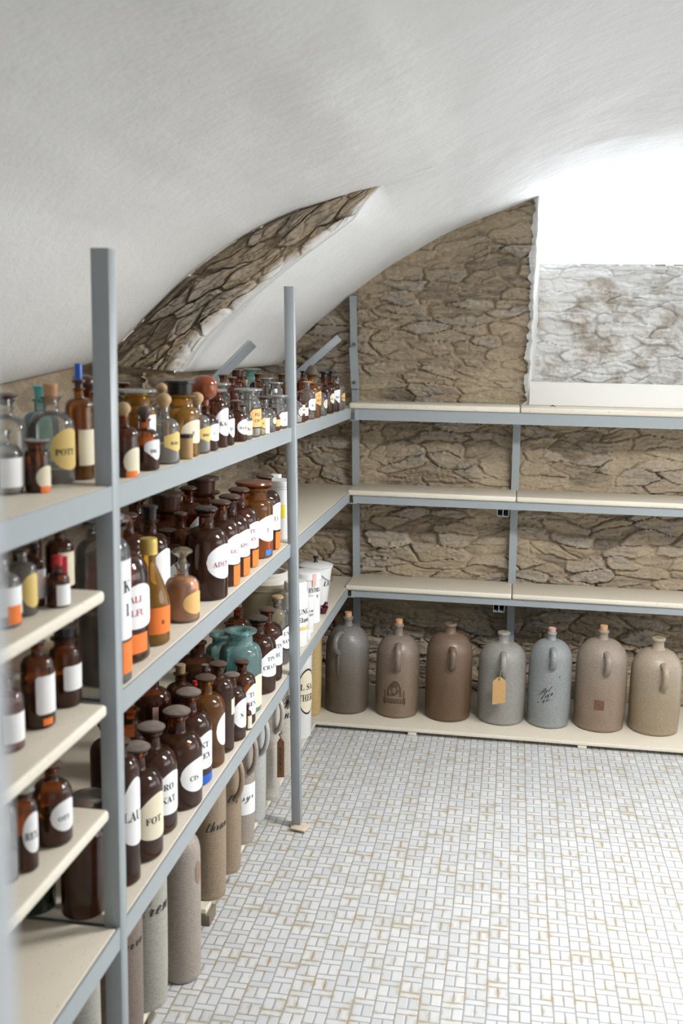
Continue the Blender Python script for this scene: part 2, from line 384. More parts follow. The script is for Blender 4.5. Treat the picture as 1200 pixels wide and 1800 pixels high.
# ------------------------------------------------------------------ the room
NEAR = [(-1.44, 1.515), (-1.34, 1.518), (-1.258, 1.574), (-1.142, 1.681), (-1.064, 1.753), (-.986, 1.82), (-.887, 1.892), (-.775, 1.955), (-.664, 2.0), (-.577, 2.028), (-.505, 2.048), (-.412, 2.064), (-.345, 2.083), (-.25, 2.112)]
FAR = [(-1.22, 1.497), (-1.05, 1.497), (-.99, 1.585), (-.93, 1.648), (-.88, 1.688), (-.796, 1.757), (-.677, 1.850), (-.6, 1.908), (-.522, 1.962), (-.45, 2.004), (-.412, 2.029), (-.345, 2.066), (-.25, 2.112)]
TOP = [(-.2, 2.132), (-.12, 2.163), (-.03, 2.199), (.056, 2.232), (.196, 2.275), (.33, 2.305), (.45, 2.322), (.55, 2.327)]
CX = .55
def dense(pts, n, sm=6):
    p = np.array(pts, float); s = np.r_[0, np.cumsum(np.hypot(*np.diff(p, axis=0).T))]; t = np.linspace(0, s[-1], n)
    out = np.stack([np.interp(t, s, p[:, 0]), np.interp(t, s, p[:, 1])], -1)
    for _ in range(sm): out[2:-1] = (out[1:-2] + 2 * out[2:-1] + out[3:]) / 4
    return out
CROWN = dense([(-.25, 2.112)] + TOP, 74, 4)                # shared by the near and the far vault
SIDE_N, SIDE_F = dense(NEAR[:-1] + [tuple(CROWN[0])], 90), dense(FAR[:-1] + [tuple(CROWN[0])], 90)
def full(side):
    l = np.concatenate([side[:-1], CROWN]); r = l[::-1][1:].copy(); r[:, 0] = 2 * CX - r[:, 0]; return np.concatenate([l, r])
def vault(prof, y0, y1, ny, seed):
    Y = np.linspace(y0, y1, ny); P = np.zeros((len(prof), ny, 3))
    P[..., 0] = prof[:, :1]; P[..., 1] = Y[None]; P[..., 2] = prof[:, 1:]
    X = P[..., 0]; yy = P[..., 1]
    b = (fbm(X * 1.5, yy * 1.1, seed, 3) - .5) * .035 + (fbm(X * 7, yy * 4, seed + 9, 3) - .5) * .007
    P[..., 2] += b * np.clip((P[..., 2] - 1.5) / .3, 0, 1)
    P[..., 2] -= np.clip(3.16 - yy, 0, 1.2) * .075 * np.clip((1.85 - P[..., 2]) / .33, 0, 1)     # the springing dips towards the door
    return P
Pn = vault(full(SIDE_N), -1.35, 3.16, 150, 5); Pf = vault(full(SIDE_F), 3.16, 4.86, 70, 5)
# plaster fillet that closes the step towards the crown
_zn = lambda x: np.interp(x, SIDE_N[1:, 0], SIDE_N[1:, 1]); _zf = lambda x: np.interp(x, SIDE_F[1:, 0], SIDE_F[1:, 1])
_x = Pf[:166, :, 0]; _b = np.clip((_x + .50) / .085, 0, 1) * np.clip(_zn(_x) - _zf(_x), 0, 1) * (_x < -.24)
Pf[:166, :, 2] += _b * np.exp(-(Pf[:166, :, 1] - 3.16) / .22)
grid_obj_n = grid_obj('ceiling', Pn, M['plaster']); tag(grid_obj_n, 'white plastered near part of the barrel vault', None, None, 'structure')
cf = grid_obj('ceiling', Pf, M['plaster']); tag(cf, 'white plastered far part of the vault, lower beyond the stone step', None, None, 'structure')

# stone face of the step between the two vault heights
def step_face():
    nu, nt = 420, 100
    A = dense([tuple(q) for q in Pn[:90, -1][:, [0, 2]] if q[0] > -1.345], nu, 0); B = dense([tuple(q) for q in Pf[:90, 0][:, [0, 2]] if q[0] > -1.06], nu, 0)
    t = np.linspace(-.12, 1.06, nt)[None, :, None]
    Q = A[:, None] * (1 - t) + B[:, None] * t
    P = np.zeros((nu, nt, 3)); P[..., 0] = Q[..., 0]; P[..., 2] = Q[..., 1] + np.where(t[..., 0] < 0, .006, 0)
    h, tone, joint = stones(Q[..., 0] * .9 + Q[..., 1] * .5, Q[..., 1] * .9 - Q[..., 0] * .6, 31, .19, .05)
    tt = t[..., 0] * np.ones((nu, 1)); edge = np.clip(np.minimum(tt * 8 + .15, (1 - tt) * 8 + .1), 0, 1)
    P[..., 1] = 3.163 - h * 1.0 * edge
    paint = np.clip((Q[..., 0] + .43) * 30, 0, 1) + np.clip((tt - .86) * 7 + (fbm(Q[..., 0] * 14, Q[..., 1] * 14, 3) - .5) * 1.6, 0, 1) * (tt > .6)
    paint = np.clip(paint, 0, 1)
    o = grid_obj('trim_1', P, M['stone_white0'], None, None, dict(tone=tone, joint=joint, paint=paint))
    return tag(o, 'rough stone arch step between near and far vault', None, None, 'structure')
M['stone_white0'] = stone_mat('stone_with_plaster_edge', .001)
step_face()

def stone_wall(name, origin, uax, nrm, u0, u1, z0, z1, du, seed, label, mat='stone', keepf=None, paintf=None, amp=1.0):
    nu, nz = int((u1 - u0) / du) + 1, int((z1 - z0) / du) + 1
    U, Zz = np.meshgrid(np.linspace(u0, u1, nu), np.linspace(z0, z1, nz), indexing='ij')
    h, tone, joint = stones(U, Zz, seed)
    P = np.zeros((nu, nz, 3)); o = np.array(origin); ua = np.array(uax); n = np.array(nrm)
    P[:] = o + U[..., None] * ua + n * (h * amp)[..., None]; P[..., 2] += Zz
    keep = None
    if keepf: keep = keepf((U[:-1, :-1] + U[1:, 1:]) / 2, (Zz[:-1, :-1] + Zz[1:, 1:]) / 2)
    at = dict(tone=tone, joint=joint, paint=paintf(U, Zz) if paintf else np.zeros_like(U))
    return tag(grid_obj(name, P, M[mat], None, keep, at), label, None, None, 'structure')
NX0, NX1, NZ0 = .068, 1.032, 1.31
prof_f = full(SIDE_F); vz = lambda x: np.interp(x, prof_f[1:-1, 0], prof_f[1:-1, 1])
stone_wall('wall_back', (0, 4.645, 0), (1, 0, 0), (0, -1, 0), -1.25, 1.35, 0, 2.36, .0045, 3, 'rubble stone back wall', 'stone',
           lambda u, z: ~((u > NX0) & (u < NX1) & (z > NZ0)) & (z < vz(u) + .05))
stone_wall('wall_back_niche', (0, 4.765, 0), (1, 0, 0), (0, -1, 0), NX0 - .03, NX1 + .03, NZ0 - .05, 1.965, .0045, 17, 'whitewashed stone below the cellar window, with glare painted in', 'stone_white', None,
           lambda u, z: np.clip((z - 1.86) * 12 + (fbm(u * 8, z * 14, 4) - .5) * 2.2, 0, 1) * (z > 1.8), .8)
stone_wall('wall_left', (-1.18, 0, 0), (0, 1, 0), (1, 0, 0), 3.12, 4.66, 0, 1.50, .007, 23, 'rubble stone left wall below the far vault')
stone_wall('wall_left', (-1.40, 0, 0), (0, 1, 0), (1, 0, 0), -1.3, 3.18, 0, 1.52, .014, 27, 'rubble stone left wall below the near vault')
stone_wall('wall_left_pier', (0, 3.165, 0), (1, 0, 0), (0, -1, 0), -1.42, -1.06, 0, 1.53, .007, 29, 'stone pier below the vault step', amp=.6)
def plain_wall(name, P4, label, mat='plaster'):
    return tag(mesh_obj(name, P4, [(0, 1, 2, 3)], M[mat], None, False), label, None, None, 'structure')
plain_wall('wall_right', [(2.28, -1.35, 0), (2.28, 4.86, 0), (2.28, 4.86, 1.53), (2.28, -1.35, 1.53)], 'white right wall')
rear = [box8(-1.5, .4, -1.4, -1.32, 0, 2.4), box8(1.9, 2.4, -1.4, -1.32, 0, 2.4), box8(.4, 1.9, -1.4, -1.32, 2.1, 2.4)]
tag(mesh_obj('wall_rear', *merge_parts([hexvf(c) for c in rear]), M['plaster'], None, False), 'white rear wall with the doorway', None, None, 'structure')
dr = empty('added_door_1', (1.15, -1.36, 0)); tag(dr, 'plain white unseen door, added to shut daylight out', None, None, 'structure')  # unseen door, added to block sky light from the rear opening
_d = box('added_door_leaf', .402, 1.898, -1.385, -1.345, .004, 2.098, M['white_paint'], None, .003); _d['kind'] = 'structure'
_d.parent = dr; _d.matrix_parent_inverse = Matrix.Translation((-1.15, 1.36, 0))
fl = mesh_obj('floor', [(-1.5, -1.5, 0), (2.4, -1.5, 0), (2.4, 4.8, 0), (-1.5, 4.8, 0)], [(0, 1, 2, 3)], M['mosaic'], None, False); tag(fl, 'white mosaic tile floor', None, None, 'structure')
M['jamb_paint'] = surf('pale_jamb_paint', (.64, .68, .72), .7)
# white doorway jamb close to the lens at the left
tag(box('trim_2', -.60, -.189, .30, .36, 0, 2.05, M['jamb_paint'], None, .004), 'white door jamb close by at the left', None, None, 'structure')
# plastered jamb of the window niche
def jamb():
    nz, nd = 320, 14; Zg, D = np.meshgrid(np.linspace(NZ0, 2.27, nz), np.linspace(0, 1, nd), indexing='ij')
    P = np.zeros((nz, nd, 3)); r = (fbm(Zg * 22, D * 4, 8) - .5)
    d0 = np.clip(D / .25, 0, 1); w = fbm(Zg * 40, Zg * 0 + 1, 8, 4)
    P[..., 0] = NX0 - (1 - d0) * (.004 + .034 * w) + .004 + np.clip((D - .25) / .75, 0, 1) * .03 + r * .012
    P[..., 1] = 4.590 + np.clip((D - .25) / .75, 0, 1) * .21 + (1 - d0) * .018; P[..., 2] = Zg
    return tag(grid_obj('trim_3', P, M['plaster'], flip=True), 'white plastered edge of the window niche', None, None, 'structure')
jamb()
mesh_obj('trim_4', [(NX1, 4.62, NZ0), (NX1, 4.84, NZ0), (NX1, 4.84, 2.3), (NX1, 4.62, 2.3)], [(0, 1, 2, 3)], M['plaster'], None, False)['kind'] = 'structure'
# ledge that closes the niche floor
tag(box('trim_5', NX0 - .02, NX1 + .02, 4.60, 4.80, NZ0 - .03, NZ0, M['plaster']), 'niche floor ledge', None, None, 'structure')
# window: frame, pane
wn = empty('window_1', (.55, 4.80, 1.962)); tag(wn, 'wide cellar window, bright daylight behind', None, None, 'structure')
def local(o, parent): o.parent = parent; o.matrix_parent_inverse = Matrix.Translation(-parent.location); return o
fx0, fx1, fz0, fz1 = .088, 1.02, 1.958, 2.36
fr = merge_parts([hexvf(c) for c in (box8(fx0, fx0 + .012, 4.79, 4.83, fz0, fz1), box8(fx1 - .012, fx1, 4.79, 4.83, fz0, fz1), box8(fx0, fx1, 4.785, 4.83, fz0, fz0 + .012))])
local(mesh_obj('window_frame', *fr, M['frame_paint'], None, False), wn)['kind'] = 'structure'
local(box('window_sill', fx0 - .02, fx1, 4.745, 4.80, fz0 - .016, fz0, M['plaster']), wn)['kind'] = 'structure'
gm = N('window_pane'); gm.n.remove(gm.b); _t = gm.new('ShaderNodeBsdfTransparent'); _g = gm.new('ShaderNodeBsdfGlossy'); _g.inputs['Roughness'].default_value = .02
_x = gm.new('ShaderNodeMixShader'); _x.inputs[0].default_value = .05; gm.l.new(_t.outputs[0], _x.inputs[1]); gm.l.new(_g.outputs[0], _x.inputs[2]); gm.l.new(_x.outputs[0], gm.out.inputs[0])
local(box('window_pane', fx0 + .012, fx1 - .012, 4.808, 4.812, fz0 + .012, fz1, gm.m), wn)['kind'] = 'structure'
# lamp over the near part of the room (above the picture)
lp = empty('ceiling_lamp', (1.05, 2.65, 2.19), 'long tube lamp under the vault above the near floor', 'lamp')
local(box('lamp_housing', .90, 1.20, 2.0, 3.3, 2.135, 2.17, M['white_paint'], None, .006), lp)
# ------------------------------------------------------------------ steel racks
ZS3 = lambda y: 1.349 - (y - 1.7) * .0075
ZS1 = lambda y: .517 + (y - 1.66) * .0085
ZS2 = lambda y: .967
XF = -.68
rk = empty('shelving_rack', (-.9, 2.5, 0), 'grey steel shelving rack along the left wall', 'rack')
def L_(o): return local(o, rk)
def beam(name, zf, y0, y1, x0=XF, hgt=.043):
    c = [(x0 - .004, y0, zf(y0) - hgt), (x0, y0, zf(y0) - hgt), (x0, y1, zf(y1) - hgt), (x0 - .004, y1, zf(y1) - hgt),
         (x0 - .004, y0, zf(y0)), (x0, y0, zf(y0)), (x0, y1, zf(y1)), (x0 - .004, y1, zf(y1))]
    lip = [(x0 - .03, y0, zf(y0) - hgt), (x0 - .003, y0, zf(y0) - hgt), (x0 - .003, y1, zf(y1) - hgt), (x0 - .03, y1, zf(y1) - hgt),
           (x0 - .03, y0, zf(y0) - hgt + .004), (x0 - .003, y0, zf(y0) - hgt + .004), (x0 - .003, y1, zf(y1) - hgt + .004), (x0 - .03, y1, zf(y1) - hgt + .004)]
    return L_(mesh_obj(name, *merge_parts([hexvf(c), hexvf(lip)]), M['steel'], None, False))
YA, YB = 1.683, 3.19        # the near and the middle post
L_(angle_obj('post', (XF + .001, YA, 0), (XF + .001, YA, 1.752), (-1, 0, 0), (0, 1, 0), .032, .033, .003, M['steel'], None))
L_(angle_obj('post', (-.637, YB - .03, .012), (-.679, YB - .03, 1.772), (-1, 0, 0), (0, 1, 0), .030, .030, .003, M['steel'], None))
L_(angle_obj('post', (XF + .001, .62, 0), (XF + .001, .62, 1.70), (-1, 0, 0), (0, 1, 0), .032, .033, .003, M['steel'], None))
for y in (YA, YB + .02): L_(angle_obj('rear_post', (-1.13, y, 0), (-1.13, y, 1.36), (1, 0, 0), (0, 1, 0), .03, .03, .003, M['steel'], None))
L_(angle_obj('strut', (-1.115, 3.22, 1.325), (-.83, 3.22, 1.608), (.7, 0, -.7), (0, -1, 0), .030, .028, .003, M['steel'], None))
L_(angle_obj('strut', (-1.09, 4.47, 1.35), (-.763, 4.47, 1.638), (.66, 0, -.75), (0, -1, 0), .030, .028, .003, M['steel'], None))
for zf in (ZS3, ZS1): beam('beam', zf, .62, YA + .002)
for zf in (ZS3, ZS2, ZS1): beam('beam', zf, YA + .03, 4.37)
for zf in (ZS3, ZS2, ZS1):
    for y in (YA + .03, YB + .05): L_(box('cross_rail', -1.14, XF - .004, y, y + .025, zf(y) - .042, zf(y) - .024, M['steel']))
for z in (1.15, .943, .746):
    L_(box('cross_rail', -1.14, XF - .045, YA - .03, YA - .001, z - .016, z, M['steel']))
# rack on the back wall
rb = empty('shelving_rack', (.2, 4.5, 0), 'grey steel shelving rack along the back wall', 'rack')
def B_(o): return local(o, rb)
def bpost(x0, z0, x1, z1, w_=.03): return merge_parts([hexvf([(x0, 4.572, z0), (x0 + w_, 4.572, z0), (x0 + w_, 4.6, z0), (x0, 4.6, z0), (x1, 4.572, z1), (x1 + w_, 4.572, z1), (x1 + w_, 4.6, z1), (x1, 4.6, z1)])])
B_(mesh_obj('post', *bpost(-.676, .05, -.713, 1.46), M['steel'], None, False))
B_(mesh_obj('post_extension', *merge_parts([hexvf([(a - .003, 4.552, z0), (a + .031, 4.552, z0), (a + .031, 4.571, z0), (a - .003, 4.571, z0), (b - .003, 4.552, z1), (b + .031, 4.552, z1), (b + .031, 4.571, z1), (b - .003, 4.571, z1)])
    for a, b, z0, z1 in ((-.708, -.72, 1.405, 1.585),)] + [bpost(-.72, 1.55, -.729, 1.81, .028)]), M['steel'], None, False))
for x, z in ((-.698, 1.432), (-.702, 1.60)):
    vs, fs = lathe([(0, 0), (.008, 0), (.008, .005), (0, .006)], 10); o = mesh_obj('bolt', vs, fs, M['steel_dark'], None, False)
    o.location = (x, 4.552, z); o.rotation_euler = (math.pi / 2, 0, 0); local(o, rb)
B_(mesh_obj('post', *bpost(.022, .05, .006, 1.31, .033), M['steel'], None, False))
B_(mesh_obj('post', *bpost(.98, .05, .975, 1.31, .033), M['steel'], None, False))
BZ = (1.352, .976, .554)
for z, h in zip(BZ, (.048, .034, .030)):
    b0 = z - .024
    B_(mesh_obj('beam', *merge_parts([hexvf(box8(-.66, 1.25, 4.372, 4.376, b0 - h, b0)), hexvf(box8(-.66, 1.25, 4.376, 4.40, b0 - h, b0 - h + .004))]), M['steel'], None, False))
    B_(mesh_obj('corner_plate', *merge_parts([hexvf(box8(-.685, -.655, 4.370, 4.42, b0 - h - .003, b0 - h + .001)), hexvf(box8(-.664, -.650, 4.368, 4.378, b0 - h - .002, b0 - .002))]), M['steel'], None, False))
    B_(box('rear_rail', -.69, 1.25, 4.574, 4.60, b0 - .03, b0, M['steel']))
for z in (BZ[1] - .024 - .034, BZ[2] - .024 - .030):
    ps = []
    for k in range(2):
        x = -.044 + k * .024
        ps += [hexvf(box8(x, x + .0015, 4.376, 4.57, z - .032, z)), hexvf(box8(x + .0225, x + .024, 4.376, 4.57, z - .032, z)), hexvf(box8(x, x + .024, 4.376, 4.57, z - .032, z - .0305)), hexvf(box8(x, x + .024, 4.376, 4.57, z - .0015, z))]
    B_(mesh_obj('square_tube', *merge_parts(ps), M['steel'], None, False))
# ------------------------------------------------------------------ boards
def board(x0, x1, y0, y1, zf, th, label, grp, bev=.006):
    c = [(x0, y0, zf(y0) - th), (x1, y0, zf(y0) - th), (x1, y1, zf(y1) - th), (x0, y1, zf(y1) - th), (x0, y0, zf(y0)), (x1, y0, zf(y0)), (x1, y1, zf(y1)), (x0, y1, zf(y1))]
    return tag(hexa('shelf_board', c, M['board'], None, bev, 3), label, 'shelf board', grp)
GBd = 'cream shelf boards'
for zf, nm in ((ZS3, 'upper'), (ZS2, 'second'), (ZS1, 'bottom')):
    board(-1.13, XF - .006, YA + .036, 4.585, zf, .022, {'upper': 'cream upper shelf board carrying the crowded small bottles beyond the near post', 'second': 'cream board of the second shelf beyond the near post', 'bottom': 'cream bottom shelf board beyond the near post carrying dark bottles and white cans'}[nm], GBd, .003)
board(-1.13, XF - .006, .66, YA - .004, ZS3, .022, 'cream upper shelf board left of the near post', GBd, .003)
board(-1.13, XF - .006, .66, YA - .004, ZS1, .022, 'cream bottom shelf board left of the near post, mostly empty in front', GBd, .003)
for z, nm in ((1.172, 'topmost of the three short boards left of the near post'), (.965, 'middle one of the three short boards left of the near post'), (.768, 'lowest of the three short boards left of the near post')):
    board(-1.13, XF - .002, .66, YA - .034, lambda y, z=z: z, .022, 'thick-edged cream board, ' + nm, GBd, .007)
for z, nm in zip(BZ, ('top', 'middle', 'lower')):
    board(-.69, .031, 4.36, 4.604, lambda y, z=z: z, .023, 'cream board, left half of the %s shelf on the back wall' % nm, GBd, .007)
    board(.034, 1.0, 4.36, 4.604, lambda y, z=z: z, .023, 'cream board, right half of the %s shelf on the back wall' % nm, GBd, .007)
GF = 'cream floor boards'
def fboard(x0, x1, y0, y1, z, th, label): return tag(hexa('floor_board', [(x0, y0, z(y0) - th), (x1[0], y0, z(y0) - th), (x1[1], y1, z(y1) - th), (x0, y1, z(y1) - th), (x0, y0, z(y0)), (x1[0], y0, z(y0)), (x1[1], y1, z(y1)), (x0, y1, z(y1))], M['board'], None, .002), label, 'board', GF)
ZJ = lambda y: .030
ZL = lambda y: .05 - (y - 2.54) * .0132
fboard(-1.12, (1.3, 1.3), 4.064, 4.585, ZJ, .015, 'long cream floor board under the seven stoneware jars at the back')
fboard(-1.12, (-.775, -.758), 2.54, 4.062, ZL, .016, 'cream floor board under the far jugs along the left rack')
fboard(-1.12, (-.782, -.782), 1.20, 2.19, lambda y: .046, .016, 'cream floor board under the nearest jugs at the bottom left')
tag(box('wood_block', -.80, -.764, 2.538, 2.60, 0, .033, M['wood_grey'], None, .002), 'weathered wood block under the near end of the floor board', 'block', 'wood blocks under the floor boards')
tag(box('wood_block', -.81, -.784, 2.10, 2.15, 0, .0295, M['wood_grey'], None, .002), 'small wood block under the nearest floor board at bottom left', 'block', 'wood blocks under the floor boards')
tag(box('wood_block', -.80, -.762, 3.96, 4.01, 0, .0145, M['wood_grey'], None, .002), 'small wood block under the corner of the floor boards', 'block', 'wood blocks under the floor boards')
for x, n_ in ((-.37, 'below the gap between the second and third stoneware jars'), (.32, 'below the gap between the fifth and sixth stoneware jars')):
    tag(box('wood_block', x, x + .036, 4.066, 4.12, 0, .0148, M['board'], None, .002), 'pale wood block ' + n_, 'block', 'wood blocks under the floor boards')
tag(hexa('white_panel', [(NX0 + .002, 4.565, 1.353), (1.0, 4.565, 1.353), (1.0, 4.575, 1.353), (NX0 + .002, 4.575, 1.353), (NX0 + .002, 4.597, 1.452), (1.0, 4.597, 1.452), (1.0, 4.606, 1.452), (NX0 + .002, 4.606, 1.452)], M['panel'], None, .0015),
    'long white panel leaning behind the top shelf below the window', 'panel')
def chip(x, y, rz, sx, sy, z, label):
    o = box('tile_chip', -sx, sx, -sy, sy, 0, .006, M['card_chip'], None, .0015); o.location = (x, y, z); o.rotation_euler = (0, 0, rz); return tag(o, label, 'tile chip', 'tile chips under the middle post')
M['card_chip'] = surf('stained_tile_chip', (.62, .52, .40), .6, 0, .2, 60)
chip(-.652, 3.175, .35, .022, .030, 0, 'stained tile chip wedged left under the middle post foot')
chip(-.635, 3.155, -.25, .026, .026, .006, 'pale tile chip on top, directly under the middle post foot')
lf = mesh_obj('dry_leaf', *tube([(-.012, 0, 0), (-.006, .002, .004), (0, 0, .006), (.007, .002, .003), (.013, 0, 0)], [.001, .004, .006, .004, .001], 8, .45), M['leaf']); lf.location = (.167, 4.44, 1.354)
tag(lf, 'small curled brown leaf on the top shelf of the back wall', 'leaf')
